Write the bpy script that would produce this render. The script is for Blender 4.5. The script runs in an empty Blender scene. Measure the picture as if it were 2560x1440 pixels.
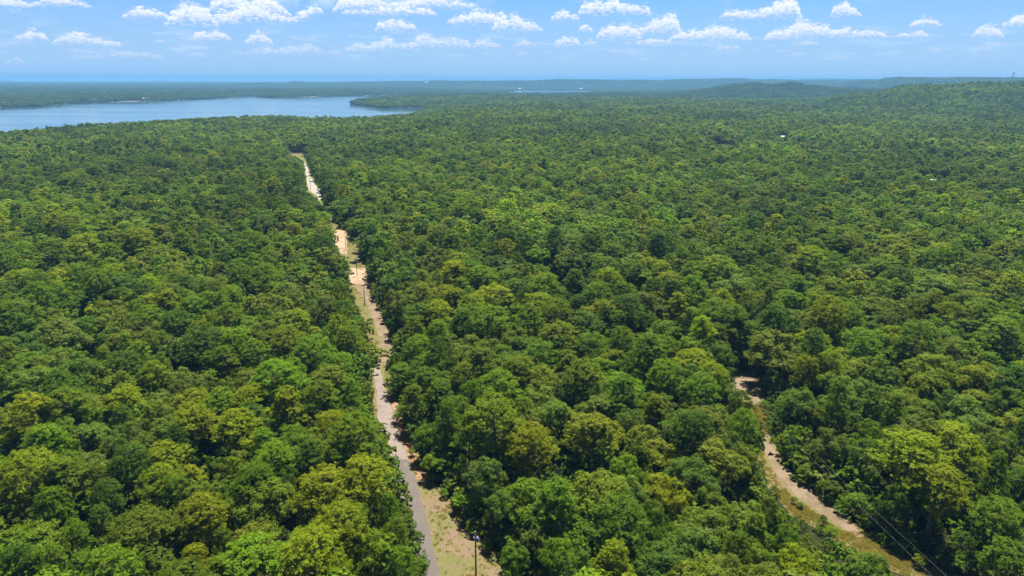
import bpy, math, random
import numpy as np
from mathutils import Matrix, Vector

SC = bpy.context.scene
COL = SC.collection
rad = math.radians
RS = np.random.RandomState(11)
random.seed(5)

# ---------------------------------------------------------------- camera, world, sun, exposure
F = 1707.0                      # focal length in pixels of the 2560 wide photograph
PITCH, ROLL, CAMZ = rad(17.0), rad(0.22), 100.0
cam_d = bpy.data.cameras.new('camera'); cam = bpy.data.objects.new('camera', cam_d); COL.objects.link(cam)
cam_d.sensor_width = 36.0; cam_d.lens = 36.0 * F / 2560.0
cam_d.clip_start = 1.0; cam_d.clip_end = 120000.0
ROT = Matrix.Rotation(math.pi / 2 - PITCH, 3, 'X') @ Matrix.Rotation(ROLL, 3, 'Z')
cam.matrix_world = Matrix.Translation((0, 0, CAMZ)) @ ROT.to_4x4()
SC.camera = cam
RM = np.array(ROT)

SUN_EL, SUN_AZ = rad(67.0), rad(20.0)          # azimuth clockwise from the viewing direction (+Y)
to_sun = Vector((math.sin(SUN_AZ) * math.cos(SUN_EL), math.cos(SUN_AZ) * math.cos(SUN_EL), math.sin(SUN_EL)))
sd = bpy.data.lights.new('sun', 'SUN'); sun = bpy.data.objects.new('sun', sd); COL.objects.link(sun)
sd.energy = 5.0; sd.angle = rad(0.55); sd.color = (1.0, 0.965, 0.87)
sun.rotation_euler = to_sun.to_track_quat('Z', 'Y').to_euler(); sun.location = (0, 0, 400)

SC.view_settings.view_transform = 'Standard'; SC.view_settings.look = 'None'
SC.view_settings.gamma = 1.0; SC.view_settings.exposure = 1.5
cy = SC.cycles
cy.max_bounces = 4; cy.diffuse_bounces = 3; cy.glossy_bounces = 2; cy.transmission_bounces = 3
cy.transparent_max_bounces = 4; cy.volume_bounces = 0; cy.caustics_reflective = False; cy.caustics_refractive = False
try:
    cy.use_denoising = True; cy.denoiser = 'OPENIMAGEDENOISE'
except Exception: pass

W = bpy.data.worlds.new('World'); SC.world = W; W.use_nodes = True
try:
    W.cycles.sampling_method = 'MANUAL'; W.cycles.sample_map_resolution = 512
except Exception: pass
nt = W.node_tree; nt.nodes.clear()


class NB:
    """small node-tree writer"""
    def __init__(s, t): s.t = t
    def n(s, ty, **kw):
        nd = s.t.nodes.new(ty)
        for k, v in kw.items(): setattr(nd, k, v)
        return nd
    def put(s, sock, v):
        if hasattr(v, 'is_linked') or hasattr(v, 'links'): s.t.links.new(v, sock)
        elif v is not None: sock.default_value = v
    def m(s, op, a, b=None, c=None, clamp=False):
        nd = s.n('ShaderNodeMath', operation=op, use_clamp=clamp)
        for i, v in enumerate((a, b, c)):
            if v is not None: s.put(nd.inputs[i], v)
        return nd.outputs[0]
    def v(s, op, a, b=None, c=None):
        nd = s.n('ShaderNodeVectorMath', operation=op)
        for i, v in enumerate((a, b, c)):
            if v is not None: s.put(nd.inputs[i], v)
        return nd.outputs[1] if op == 'LENGTH' else nd.outputs[0]
    def mix(s, f, a, b, blend='MIX'):
        nd = s.n('ShaderNodeMix', data_type='RGBA', blend_type=blend)
        s.put(nd.inputs[0], f); s.put(nd.inputs[6], a); s.put(nd.inputs[7], b)
        return nd.outputs[2]
    def noise(s, vec, scale, detail=3.0, rough=0.5, dim='3D'):
        nd = s.n('ShaderNodeTexNoise', noise_dimensions=dim)
        if vec is not None: s.put(nd.inputs['Vector'], vec)
        nd.inputs['Scale'].default_value = scale; nd.inputs['Detail'].default_value = detail
        nd.inputs['Roughness'].default_value = rough
        return nd.outputs[0]
    def step(s, v, lo, hi):
        nd = s.n('ShaderNodeMapRange', interpolation_type='SMOOTHSTEP')
        s.put(nd.inputs[0], v); s.put(nd.inputs[1], lo); s.put(nd.inputs[2], hi)
        return nd.outputs[0]
    def curve(s, x, pts):
        nd = s.n('ShaderNodeFloatCurve'); c = nd.mapping.curves[0]
        nd.mapping.use_clip = False
        c.points[0].location = pts[0]; c.points[1].location = pts[-1]
        for p in pts[1:-1]: c.points.new(*p)
        for p in c.points: p.handle_type = 'VECTOR'
        nd.mapping.update(); s.put(nd.inputs[1], x)
        return nd.outputs[0]


b = NB(nt)
sky = b.n('ShaderNodeTexSky', sky_type='NISHITA', sun_disc=False, sun_elevation=SUN_EL, sun_rotation=SUN_AZ)
sky.air_density = 1.0; sky.dust_density = 0.4; sky.ozone_density = 3.0; sky.altitude = 100.0
skyc = b.mix(1.0, sky.outputs[0], (0.37, 0.62, 1.04, 1), 'MULTIPLY')
dirn = b.n('ShaderNodeTexCoord').outputs['Generated']
sep = b.n('ShaderNodeSeparateXYZ'); nt.links.new(dirn, sep.inputs[0])
az = b.m('ARCTAN2', sep.outputs[0], sep.outputs[1])
el = b.m('ARCSINE', sep.outputs[2])
skyc = b.mix(b.step(el, rad(8), rad(35)), skyc, b.mix(1.0, skyc, (0.48, 0.36, 0.23, 1), 'MULTIPLY'))   # deeper, less blue-heavy zenith

skyc = b.mix(b.m('MULTIPLY', b.step(el, rad(7.5), rad(0.3)), 0.92), skyc, (2.8, 4.4, 6.6, 1))      # pale air low over the horizon


def unproj(u, v):
    """direction of a photo pixel"""
    d = RM @ np.array([(u - 1280.0) / F, -(v - 720.0) / F, -1.0]); return d / np.linalg.norm(d)


# cumulus field: rows of flat-based clouds (left, right, base row, top row) read off the photograph
CL = [
 [(-200, 60, 20, -30), (93, 220, 16, -8), (530, 640, 30, -16), (640, 720, 40, -10), (850, 960, 30, -12), (960, 1110, 26, -10), (1110, 1200, 20, 2), (1460, 1622, 38, -2), (2080, 2146, 42, 5), (2700, 2800, 40, 8)],
 [(316, 420, 47, 18), (715, 798, 42, 15), (1383, 1442, 51, 25), (1800, 1890, 46, 20), (1885, 1998, 48, -3), (530, 700, 56, 8), (860, 1080, 38, 14), (-120, -20, 50, 22)],
 [(418, 532, 66, 11), (1125, 1262, 62, 26), (2283, 2352, 66, 41), (2515, 2640, 66, 32), (-300, -180, 64, 40), (2700, 2780, 60, 30)],
 [(945, 1037, 78, 48), (1240, 1335, 79, 39), (1335, 1358, 78, 66), (1445, 1476, 78, 62), (1592, 1692, 88, 36), (540, 590, 60, 40)],
 [(32, 115, 101, 73), (480, 570, 101, 75), (375, 415, 106, 96), (1500, 1592, 99, 61), (1685, 1862, 104, 65), (1925, 2062, 101, 52), (2064, 2216, 95, 69), (2240, 2325, 94, 76), (2430, 2497, 94, 56), (-160, -60, 100, 70), (2620, 2760, 96, 60)],
 [(140, 256, 112, 79), (268, 312, 117, 96), (618, 678, 111, 79), (1390, 1442, 117, 90), (1455, 1486, 112, 97), (1590, 1680, 112, 96), (1880, 1900, 96, 86)],
 [(860, 930, 128, 106), (930, 1012, 130, 96), (1015, 1102, 125, 87), (1100, 1178, 120, 92), (1190, 1252, 121, 94), (1280, 1334, 117, 97), (1540, 1600, 112, 104), (-90, 0, 126, 104), (1790, 1860, 124, 112), (1980, 2060, 112, 100)],
 [(565, 608, 137, 123), (620, 700, 137, 118), (700, 792, 138, 108), (800, 850, 136, 124), (160, 255, 150, 137), (260, 412, 145, 127), (15, 60, 160, 142), (468, 525, 142, 129), (1290, 1330, 137, 128), (1755, 1850, 133, 126), (1960, 2030, 140, 130), (2300, 2380, 130, 118), (2420, 2560, 116, 104), (1520, 1560, 132, 124), (2040, 2110, 138, 130)],
]
STR = [1.0, 1.0, 1.0, 0.95, 0.95, 0.9, 0.8, 0.6]
AZ0, AZ1, EMAX = rad(-46), rad(46), rad(3.0)
ax = b.m('DIVIDE', b.m('SUBTRACT', az, AZ0), AZ1 - AZ0)
nvec = b.n('ShaderNodeCombineXYZ'); nt.links.new(b.m('MULTIPLY', az, 57.3), nvec.inputs[0]); nt.links.new(b.m('MULTIPLY', el, 100.0), nvec.inputs[1])
nv = nvec.outputs[0]
n1 = b.m('SUBTRACT', b.noise(b.v('MULTIPLY', nv, (1, 1.3, 1)), 1.9, 6.0, 0.72), 0.5)       # cauliflower outline
n2 = b.m('SUBTRACT', b.noise(nv, 2.6, 4.0, 0.65), 0.5)
n3 = b.noise(nv, 3.6, 5.0, 0.65)
NS = 250
mask = None; shade = None
for row, (clouds, st) in enumerate(zip(CL, STR)):
    hs = np.zeros(NS); bs = np.full(NS, np.nan)
    xs = (np.arange(NS) + 0.5) / NS
    azs = AZ0 + xs * (AZ1 - AZ0)
    for (l, r, base, top) in clouds:
        ex_ = (r - l) * 0.05; d0, d1 = unproj(l - ex_, base), unproj(r + ex_, base); dm = unproj((l + r) / 2, base); dt = unproj((l + r) / 2, top)
        a0, a1 = math.atan2(d0[0], d0[1]), math.atan2(d1[0], d1[1])
        e0, e1 = math.asin(dm[2]), math.asin(dt[2])
        rr = random.Random(int(l * 7 + base))
        t = (azs - a0) / (a1 - a0); inside = (t > 0) & (t < 1)
        prof = np.zeros(NS)
        k = max(2, int((r - l) / 28)); pk = rr.uniform(0.3, 0.7)
        for q in range(k + 1):
            c = (q + 0.5 + rr.uniform(-.3, .3)) / (k + 1); hh = (1 - 0.6 * abs(c - pk) / 0.6) * rr.uniform(0.7, 1.0); ww = 0.85 / (k + 1)
            prof = np.maximum(prof, hh * np.sqrt(np.clip(1 - ((t - c) / ww) ** 2, 0, 1)))
        prof = np.clip(prof / max(prof.max(), 1e-6), 0, 1)
        hs = np.where(inside, np.maximum(hs, prof * (e1 - e0)), hs)
        bs = np.where((t > -0.3) & (t < 1.3), e0, bs)
    ok = ~np.isnan(bs); bs = np.interp(azs, azs[ok], bs[ok])
    hc = b.curve(ax, [(float(x), float(h / EMAX)) for x, h in zip(xs, hs)])
    e_lo, e_hi = bs.min() - 1e-4, bs.max() + 1e-4
    bc = b.curve(ax, [(float(x), float((v - e_lo) / (e_hi - e_lo))) for x, v in zip(xs[::4], bs[::4])])
    H = b.m('MULTIPLY', hc, EMAX * 1.35)
    B_ = b.m('MULTIPLY_ADD', bc, e_hi - e_lo, e_lo)
    up = b.m('SUBTRACT', el, B_)
    amp = b.m('MULTIPLY', b.m('MINIMUM', b.m('ADD', H, rad(0.04)), rad(0.9)), 1.9)
    # distance below the top outline, roughened in proportion to the cloud's height
    dtop = b.m('SUBTRACT', b.m('ADD', H, b.m('MULTIPLY', n1, amp)), up)
    soft = rad(0.10) + rad(0.06) * (row > 5)
    mt = b.step(dtop, rad(0.02), b.m('MULTIPLY_ADD', H, 0.34, soft))
    mb = b.step(b.m('ADD', up, b.m('MULTIPLY', n2, b.m('MULTIPLY', H, 2.0))), rad(-0.14), b.m('MULTIPLY_ADD', H, 0.36, rad(0.06)))
    mm = b.m('MULTIPLY', b.m('MULTIPLY', mt, mb), b.m('MULTIPLY', st, b.step(H, rad(0.10), rad(0.32))))
    rel = b.m('DIVIDE', up, b.m('ADD', H, rad(0.1)), clamp=True)
    sh = b.m('MULTIPLY', mm, rel)
    mask = mm if mask is None else b.m('MAXIMUM', mask, mm)
    shade = sh if shade is None else b.m('MAXIMUM', shade, sh)
thin = b.m('MULTIPLY', b.step(b.noise(nv, 0.22, 5.0, 0.6), 0.50, 0.75), b.m('MULTIPLY', b.step(el, rad(3.8), rad(6.2)), 0.45))
bank = b.m('MULTIPLY', b.m('MULTIPLY', b.step(b.m('ABSOLUTE', b.m('SUBTRACT', az, rad(-12.5))), rad(12.5), rad(6.0)), b.step(el, rad(4.7), rad(6.0))), b.step(b.noise(nv, 0.8, 5.0, 0.6), 0.34, 0.62))
thin = b.m('MAXIMUM', thin, b.m('MULTIPLY', bank, 0.85))
low = b.m('MULTIPLY', b.step(b.noise(b.v('MULTIPLY', nv, (0.35, 1.2, 1)), 1.0, 5.0, 0.65), 0.49, 0.72), b.m('MULTIPLY', b.m('MULTIPLY', b.step(el, rad(0.9), rad(2.0)), b.step(el, rad(4.6), rad(2.8))), 0.42))
lit = b.m('ADD', b.m('MULTIPLY', shade, 1.3), b.m('MULTIPLY', b.m('SUBTRACT', n3, 0.50), 2.0), clamp=True)
cloudc = b.mix(lit, (3.6, 4.7, 6.4, 1), (7.5, 7.6, 7.7, 1))
c1 = b.mix(b.m('MAXIMUM', thin, low), skyc, (5.2, 6.2, 7.6, 1))
c2 = b.mix(b.m('MULTIPLY', mask, 0.97), c1, cloudc)
bg = b.n('ShaderNodeBackground'); bg.inputs[1].default_value = 0.052
nt.links.new(c2, bg.inputs[0])
wo = b.n('ShaderNodeOutputWorld'); nt.links.new(bg.outputs[0], wo.inputs[0])

# ---------------------------------------------------------------- helpers
def tag(o, label=None, cat=None, group=None, kind=None):
    if label: o['label'] = label
    if cat: o['category'] = cat
    if group: o['group'] = group
    if kind: o['kind'] = kind
    return o


def mesh_np(name, V, Fq, mats=(), smooth=False, midx=None):
    V = np.asarray(V, dtype=np.float32); Fq = np.asarray(Fq, dtype=np.int32); k = Fq.shape[1]
    me = bpy.data.meshes.new(name)
    me.vertices.add(len(V)); me.vertices.foreach_set('co', V.ravel())
    me.loops.add(Fq.size); me.loops.foreach_set('vertex_index', Fq.ravel())
    me.polygons.add(len(Fq)); me.polygons.foreach_set('loop_start', np.arange(len(Fq), dtype=np.int32) * k)
    if smooth: me.polygons.foreach_set('use_smooth', np.ones(len(Fq), dtype=bool))
    for m_ in mats: me.materials.append(m_)
    if midx is not None: me.polygons.foreach_set('material_index', np.asarray(midx, dtype=np.int32))
    me.update(calc_edges=True); me.validate()
    return me


class MB:
    """collects simple shapes into one mesh"""
    def __init__(s): s.v = []; s.f = []
    def box(s, c, d, rot=0.0):
        i = len(s.v); cs, sn = math.cos(rot), math.sin(rot)
        for z in (-1, 1):
            for x, y in ((-1, -1), (1, -1), (1, 1), (-1, 1)):
                px, py = x * d[0] / 2, y * d[1] / 2
                s.v.append((c[0] + px * cs - py * sn, c[1] + px * sn + py * cs, c[2] + z * d[2] / 2))
        s.f += [[i, i + 3, i + 2, i + 1], [i + 4, i + 5, i + 6, i + 7]] + [[i + a, i + (a + 1) % 4, i + 4 + (a + 1) % 4, i + 4 + a] for a in range(4)]
        return s
    def tube(s, pts, rs, n=8, cap=True):
        base = len(s.v); P = [Vector(p) for p in pts]
        for k, p in enumerate(P):
            t = (P[min(k + 1, len(P) - 1)] - P[max(k - 1, 0)]).normalized()
            a = t.orthogonal().normalized() if abs(t.z) < 0.95 else t.cross(Vector((0, 1, 0))).normalized()
            c = t.cross(a)
            for q in range(n):
                g = 2 * math.pi * q / n; s.v.append(tuple(p + (a * math.cos(g) + c * math.sin(g)) * rs[k]))
        for k in range(len(P) - 1):
            for q in range(n):
                s.f.append([base + k * n + q, base + k * n + (q + 1) % n, base + (k + 1) * n + (q + 1) % n, base + (k + 1) * n + q])
        if cap:
            e = base + (len(P) - 1) * n; s.f.append([e + q for q in range(n)]); s.f.append([base + q for q in reversed(range(n))])
        return s
    def poly(s, pts): i = len(s.v); s.v += [tuple(p) for p in pts]; s.f.append(list(range(i, len(s.v)))); return s
    def mesh(s, name, mat, smooth=False):
        me = bpy.data.meshes.new(name); me.from_pydata(s.v, [], s.f); me.update()
        if mat: me.materials.append(mat)
        if smooth:
            for p in me.polygons: p.use_smooth = True
        return me
    def build(s, name, mat, parent=None, smooth=False):
        o = bpy.data.objects.new(name, s.mesh(name, mat, smooth)); COL.objects.link(o)
        if parent: o.parent = parent
        return o


def empty(name, loc, rz=0.0):
    o = bpy.data.objects.new(name, None); COL.objects.link(o); o.location = loc; o.rotation_euler = (0, 0, rz)
    o.empty_display_size = 0.5; return o


def copy_tree(o, parent=None):
    c = o.copy(); COL.objects.link(c)
    if parent: c.parent = parent
    for ch in list(o.children): copy_tree(ch, c)
    return c


def mat(name):
    m_ = bpy.data.materials.new(name); m_.use_nodes = True; m_.node_tree.nodes.clear(); return m_, NB(m_.node_tree)


def out(nb, sh, vol=None):
    o = nb.n('ShaderNodeOutputMaterial')
    if sh is not None: nb.t.links.new(sh, o.inputs[0])
    if vol is not None: nb.t.links.new(vol, o.inputs[1])


def pbr(name, col, rough=0.8, metal=0.0, var=0.15, scale=3.0, bump=0.0):
    m_, nb = mat(name)
    n = nb.noise(nb.n('ShaderNodeTexCoord').outputs['Object'], scale, 4.0, 0.6)
    c = nb.mix(n, tuple(x * (1 - var) for x in col) + (1,), tuple(min(1, x * (1 + var)) for x in col) + (1,))
    p = nb.n('ShaderNodeBsdfPrincipled'); nb.put(p.inputs['Base Color'], c)
    p.inputs['Roughness'].default_value = rough; p.inputs['Metallic'].default_value = metal
    if bump:
        bp = nb.n('ShaderNodeBump'); bp.inputs['Strength'].default_value = bump; nb.put(bp.inputs['Height'], n); nb.put(p.inputs['Normal'], bp.outputs[0])
    out(nb, p.outputs[0]); return m_


# ---------------------------------------------------------------- terrain
WATER = -20.0


def ray_z(u, v, z):
    d = unproj(u, v); t = (z - CAMZ) / d[2]; return np.array([d[0] * t, d[1] * t])


def poly_world(pts): return np.array([ray_z(u, v, z) for u, v, z in pts])


LAKE = poly_world([(-1500, 520, -5), (-700, 385, -5), (-300, 352, -5), (0, 331, -5), (150, 320, -5), (300, 309, -5), (420, 301, -5), (560, 298, -5), (700, 297, -5), (800, 299, -5), (865, 300, -5),
                   (905, 293, -5), (950, 291, -5), (1000, 287, -5), (1045, 280, -8), (1066, 271.5, -20), (1020, 270, -20), (990, 269.5, -20), (960, 271, -20), (925, 267, -20), (895, 263, -20), (874, 261, -20), (878, 257, -20),
                   (905, 250, -20), (950, 244.5, -20), (1000, 241.5, -20), (1080, 238.2, -20), (1200, 234.8, -20), (1195, 233.8, -20), (1080, 235.2, -20), (950, 238.3, -20), (900, 239.5, -20),
                   (780, 243, -20), (650, 244, -20), (640, 240.5, -20), (595, 241.5, -20), (560, 245, -20), (480, 249.5, -20), (400, 253, -20), (300, 255, -20), (230, 258, -20), (115, 265, -20), (0, 270, -20), (-200, 278, -20), (-600, 300, -20), (-1500, 350, -20)])
POND = poly_world([(1262, 230, -5), (1340, 230.5, -5), (1420, 230, -5), (1480, 228.5, -5), (1490, 227, -20), (1455, 224.2, -20), (1380, 222.8, -20), (1300, 223.8, -20), (1275, 226, -20)])


def inside(P, X, Y):
    r = np.zeros(X.shape, bool); n = len(P)
    for i in range(n):
        x0, y0 = P[i]; x1, y1 = P[(i + 1) % n]
        c = ((y0 > Y) != (y1 > Y)) & (X < (x1 - x0) * (Y - y0) / ((y1 - y0) + 1e-12) + x0)
        r ^= c
    return r


def sdf(P, X, Y, closed=True):
    d = np.full(X.shape, 1e9); n = len(P)
    for i in range(n if closed else n - 1):
        a = P[i]; e = P[(i + 1) % n] - a
        t = np.clip(((X - a[0]) * e[0] + (Y - a[1]) * e[1]) / (e @ e + 1e-9), 0, 1)
        d = np.minimum(d, np.hypot(X - a[0] - t * e[0], Y - a[1] - t * e[1]))
    if closed: d = np.where(inside(P, X, Y), -d, d)
    return d


def ss(x, a, b_):
    t = np.clip((x - a) / (b_ - a), 0, 1); return t * t * (3 - 2 * t)


def wob(X, Y, L, s):
    return (np.sin(X / L * 6.28 + s) * np.sin(Y / L * 5.1 + 1.7 * s) + 0.6 * np.sin((X + Y) / L * 9.7 + 2.3 * s) * np.sin((X - 1.3 * Y) / L * 7.9 + s * 3.1)
            + 0.35 * np.sin((X * 1.7 - Y) / L * 14.1 + s) * np.sin((Y * 1.9 + X) / L * 16.3 - s))


# crest lines of the far hills: (photo column, photo row of the crest) at a distance with a depth
HILLS = [
 (3000, 520, [(2080, 232), (2160, 226), (2205, 221), (2240, 211), (2290, 204), (2350, 200), (2430, 197), (2500, 197), (2700, 199), (3200, 215)], 26),
 (4900, 500, [(1660, 228), (1720, 222), (1780, 215), (1830, 204), (1880, 200.5), (1925, 205), (1950, 203), (1985, 200), (2015, 207), (2080, 211), (2140, 214), (2205, 216), (2400, 214), (2700, 214)], 24),
 (8200, 800, [(2120, 204), (2190, 202), (2212, 196), (2235, 190), (2305, 189), (2335, 193), (2390, 192), (2450, 189.5), (2560, 189.5), (2900, 195)], 12),
 (10500, 1000, [(-600, 216), (0, 213), (300, 211), (560, 209), (640, 208.5), (660, 206.5), (690, 208), (722, 207), (740, 203.8), (765, 207.5), (850, 206), (930, 203.5), (1100, 202), (1300, 201), (1380, 199.5), (1480, 197.5), (1560, 199), (1640, 200), (1700, 198.5), (1760, 196.5), (1860, 196), (1890, 199), (2100, 199.5), (2600, 199)], 10),
 (16500, 1800, [(-1500, 214), (0, 211.5), (300, 210), (700, 208), (1000, 204), (1300, 202), (1600, 200.2), (1900, 199.2), (2200, 198.2), (2600, 197), (3200, 196)], 0),
]
for i, (D, w_, cr, tr) in enumerate(HILLS):
    us = []; zs = []
    for (u, v) in cr:
        d = unproj(u, v); us.append(math.atan2(d[0], d[1])); zs.append(CAMZ + d[2] / math.hypot(d[0], d[1]) * D - tr)
    HILLS[i] = (D, w_, np.array(us), np.array(zs))


def height(X, Y):
    X = np.asarray(X, float); Y = np.asarray(Y, float); R = np.hypot(X, Y); A = np.arctan2(X, Y)
    z = wob(X, Y, 620.0, 0.4) * 3.2 * ss(R, 180, 700) + wob(X, Y, 1900.0, 2.1) * 4.5 * ss(R, 900, 2600)
    z = z - 6.0 * ss(R, 2500, 5000) + wob(X, Y, 430.0, 8.8) * 2.0 * ss(R, 1500, 2800)
    z = z + wob(X, Y, 5200.0, 0.9) * 5.0 * ss(R, 5000, 9000)
    for D, w_, us, zs in HILLS:
        top = np.interp(A, us, zs); k = np.exp(-((R - D) / w_) ** 2)
        k = np.where(R > D, np.exp(-((R - D) / (w_ * 1.5)) ** 2), k)
        edge = ss(A, us[0] - 0.02, us[0] + 0.01) * (1 - ss(A, us[-1] - 0.01, us[-1] + 0.02)) if us[0] > -0.3 else 1.0
        z = np.where(top > z, z + (top - z) * k * edge * (0.93 + 0.07 * wob(X, Y, 0.16 * D, 1.1 + D * 0.001)), z)
    z = np.where(z > 118, 118 + (z - 118) * 0.15, z)
    near = (R > 900)
    if near.any():
        for P, pad in ((LAKE, 420.0), (POND, 1400.0)):
            d = sdf(P, X, Y)
            s_ = ss(d, -40, pad)
            z = np.where(near, (WATER - 3.0) * (1 - s_) + z * s_ + 6.0 * s_ * (1 - s_), z)
    return z


def gpix(u, v, dz=0.0):
    """ground point seen at a photo pixel (raised by dz)"""
    p = ray_z(u, v, 0.0 + dz)
    for _ in range(12):
        h = float(height(np.array([p[0]]), np.array([p[1]]))[0]); p = 0.5 * p + 0.5 * ray_z(u, v, h + dz)
    return p


def proj(P):
    q = (np.asarray(P, float) - np.array([0, 0, CAMZ])) @ RM
    return np.stack([1280 + F * q[..., 0] / -q[..., 2], 720 - F * q[..., 1] / -q[..., 2], -q[..., 2]], -1)


# corridors cut through the forest, edge pairs (left column, right column) per photo row, as seen on the ground
ROADCUT = [(1620, 1085, 1440), (1520, 1082, 1335), (1440, 1066, 1262), (1380, 1050, 1232), (1330, 1038, 1184), (1253, 1018, 1126), (1187, 995, 1066), (1120, 972, 1040), (1080, 945, 1022), (1040, 938, 1004), (1000, 930, 992), (950, 922, 978), (905, 930, 976),
           (880, 930, 984), (860, 922, 983), (840, 915, 976), (800, 906, 962), (760, 890, 946), (720, 873, 928), (700, 868, 922), (670, 864, 918), (650, 860, 905), (620, 838, 900), (600, 832, 885), (582, 830, 874), (555, 820, 832), (520, 800, 810), (500, 790, 808), (480, 764, 802), (462, 764, 792), (445, 762, 784), (420, 760, 774), (408, 757, 768), (390, 735, 762), (384, 722, 752)]
TRACKCUT = [(930, 1835, 1880), (950, 1828, 1900), (975, 1818, 1908), (1000, 1850, 1905), (1040, 1885, 1912), (1090, 1896, 1920), (1110, 1898, 1930), (1150, 1900, 1958), (1190, 1906, 1985), (1240, 1940, 2050), (1290, 1985, 2110), (1330, 2060, 2160), (1370, 2110, 2200), (1400, 2180, 2280), (1440, 2260, 2400), (1520, 2420, 2600)]


def cut_world(cut):
    L = np.array([gpix(l, v) for v, l, r in cut]); Rr = np.array([gpix(r, v) for v, l, r in cut]); return L, Rr


RL, RR = cut_world(ROADCUT); TL, TR = cut_world(TRACKCUT)
RPOLY = np.vstack([RL, RR[::-1]]); TPOLY = np.vstack([TL, TR[::-1]])

# ---------------------------------------------------------------- ground materials
def mat_terrain():
    m_, nb = mat('forest_floor')
    pos = nb.n('ShaderNodeNewGeometry').outputs['Position']
    a = nb.noise(pos, 0.35, 5.0, 0.65); big = nb.noise(pos, 0.004, 5.0, 0.6); med = nb.noise(pos, 0.06, 4.0, 0.6)
    c = nb.mix(nb.step(a, 0.35, 0.65), (0.014, 0.016, 0.006, 1), (0.036, 0.024, 0.013, 1))
    c = nb.mix(nb.step(big, 0.4, 0.6), c, (0.018, 0.030, 0.008, 1))
    c = nb.mix(nb.m('MULTIPLY', nb.step(med, 0.5, 0.7), 0.6), c, (0.026, 0.040, 0.009, 1))
    sx = nb.n('ShaderNodeSeparateXYZ'); nb.t.links.new(pos, sx.inputs[0])
    shore = nb.m('MULTIPLY', nb.step(sx.outputs[2], -18.6, -19.6), nb.step(big, 0.42, 0.5))
    c = nb.mix(shore, c, (0.42, 0.34, 0.22, 1))
    p = nb.n('ShaderNodeBsdfPrincipled'); nb.put(p.inputs['Base Color'], c); p.inputs['Roughness'].default_value = 0.95; p.inputs['Specular IOR Level'].default_value = 0.0
    bp = nb.n('ShaderNodeBump'); bp.inputs['Strength'].default_value = 0.6; bp.inputs['Distance'].default_value = 0.4; nb.put(bp.inputs['Height'], a); nb.put(p.inputs['Normal'], bp.outputs[0])
    out(nb, p.outputs[0]); return m_


def mat_verge(name, dry, green, soil, gb=0.5, sb=0.55):
    m_, nb = mat(name)
    pos = nb.n('ShaderNodeNewGeometry').outputs['Position']
    n0 = nb.noise(pos, 0.10, 5.0, 0.6); n1_ = nb.noise(nb.v('ADD', pos, (90, 20, 5)), 0.16, 5.0, 0.65); fine = nb.noise(pos, 2.3, 4.0, 0.7); mid = nb.noise(pos, 0.7, 4.0, 0.6)
    c = nb.mix(nb.step(mid, 0.3, 0.7), dry, tuple(x * 0.72 for x in dry[:3]) + (1,))
    c = nb.mix(nb.m('MULTIPLY', nb.step(nb.m('MULTIPLY_ADD', mid, 0.25, nb.m('MULTIPLY', n0, 0.85)), gb - 0.04, gb + 0.08), 0.85), c, green)
    c = nb.mix(nb.step(nb.m('MULTIPLY_ADD', mid, 0.2, nb.m('MULTIPLY', n1_, 0.85)), sb - 0.03, sb + 0.06), c, soil)
    c = nb.mix(nb.step(fine, 0.35, 0.75), c, nb.mix(0.55, c, (0.06, 0.06, 0.03, 1)))
    p = nb.n('ShaderNodeBsdfPrincipled'); nb.put(p.inputs['Base Color'], c); p.inputs['Roughness'].default_value = 0.95; p.inputs['Specular IOR Level'].default_value = 0.0
    bp = nb.n('ShaderNodeBump'); bp.inputs['Strength'].default_value = 0.8; bp.inputs['Distance'].default_value = 0.3; nb.put(bp.inputs['Height'], fine); nb.put(p.inputs['Normal'], bp.outputs[0])
    out(nb, p.outputs[0]); return m_


def mat_asphalt(name, c0, c1, worn, wb):
    m_, nb = mat(name)
    pos = nb.n('ShaderNodeNewGeometry').outputs['Position']
    f = nb.noise(pos, 3.0, 5.0, 0.7); n0 = nb.noise(pos, 0.22, 5.0, 0.6); n1_ = nb.noise(pos, 0.5, 3.0, 0.5)
    c = nb.mix(f, c0, c1)
    c = nb.mix(nb.m('MULTIPLY', nb.step(n0, 0.4, 0.7), 0.35), c, tuple(x * 1.35 for x in c1[:3]) + (1,))
    c = nb.mix(nb.step(n1_, wb, wb + 0.06), c, worn)
    p = nb.n('ShaderNodeBsdfPrincipled'); nb.put(p.inputs['Base Color'], c); p.inputs['Roughness'].default_value = 0.9
    bp = nb.n('ShaderNodeBump'); bp.inputs['Strength'].default_value = 0.4; bp.inputs['Distance'].default_value = 0.05; nb.put(bp.inputs['Height'], f); nb.put(p.inputs['Normal'], bp.outputs[0])
    out(nb, p.outputs[0]); return m_


def mat_water():
    m_, nb = mat('lake_water')
    pos = nb.n('ShaderNodeNewGeometry').outputs['Position']
    n0 = nb.noise(nb.v('MULTIPLY', pos, (0.10, 0.16, 0.1)), 1.0, 4.0, 0.6)
    st_ = nb.noise(nb.v('MULTIPLY', pos, (0.0006, 0.003, 1)), 1.0, 4.0, 0.55)
    p = nb.n('ShaderNodeBsdfPrincipled'); p.inputs['Base Color'].default_value = (0.035, 0.075, 0.105, 1)
    nb.put(p.inputs['Roughness'], nb.m('MULTIPLY_ADD', nb.step(st_, 0.35, 0.7), 0.10, 0.06)); p.inputs['IOR'].default_value = 1.333
    bp = nb.n('ShaderNodeBump'); nb.put(bp.inputs['Strength'], nb.m('MULTIPLY_ADD', nb.step(st_, 0.4, 0.62), 0.12, 0.07)); bp.inputs['Distance'].default_value = 0.5
    nb.put(bp.inputs['Height'], n0); nb.put(p.inputs['Normal'], bp.outputs[0])
    out(nb, p.outputs[0]); return m_


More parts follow.
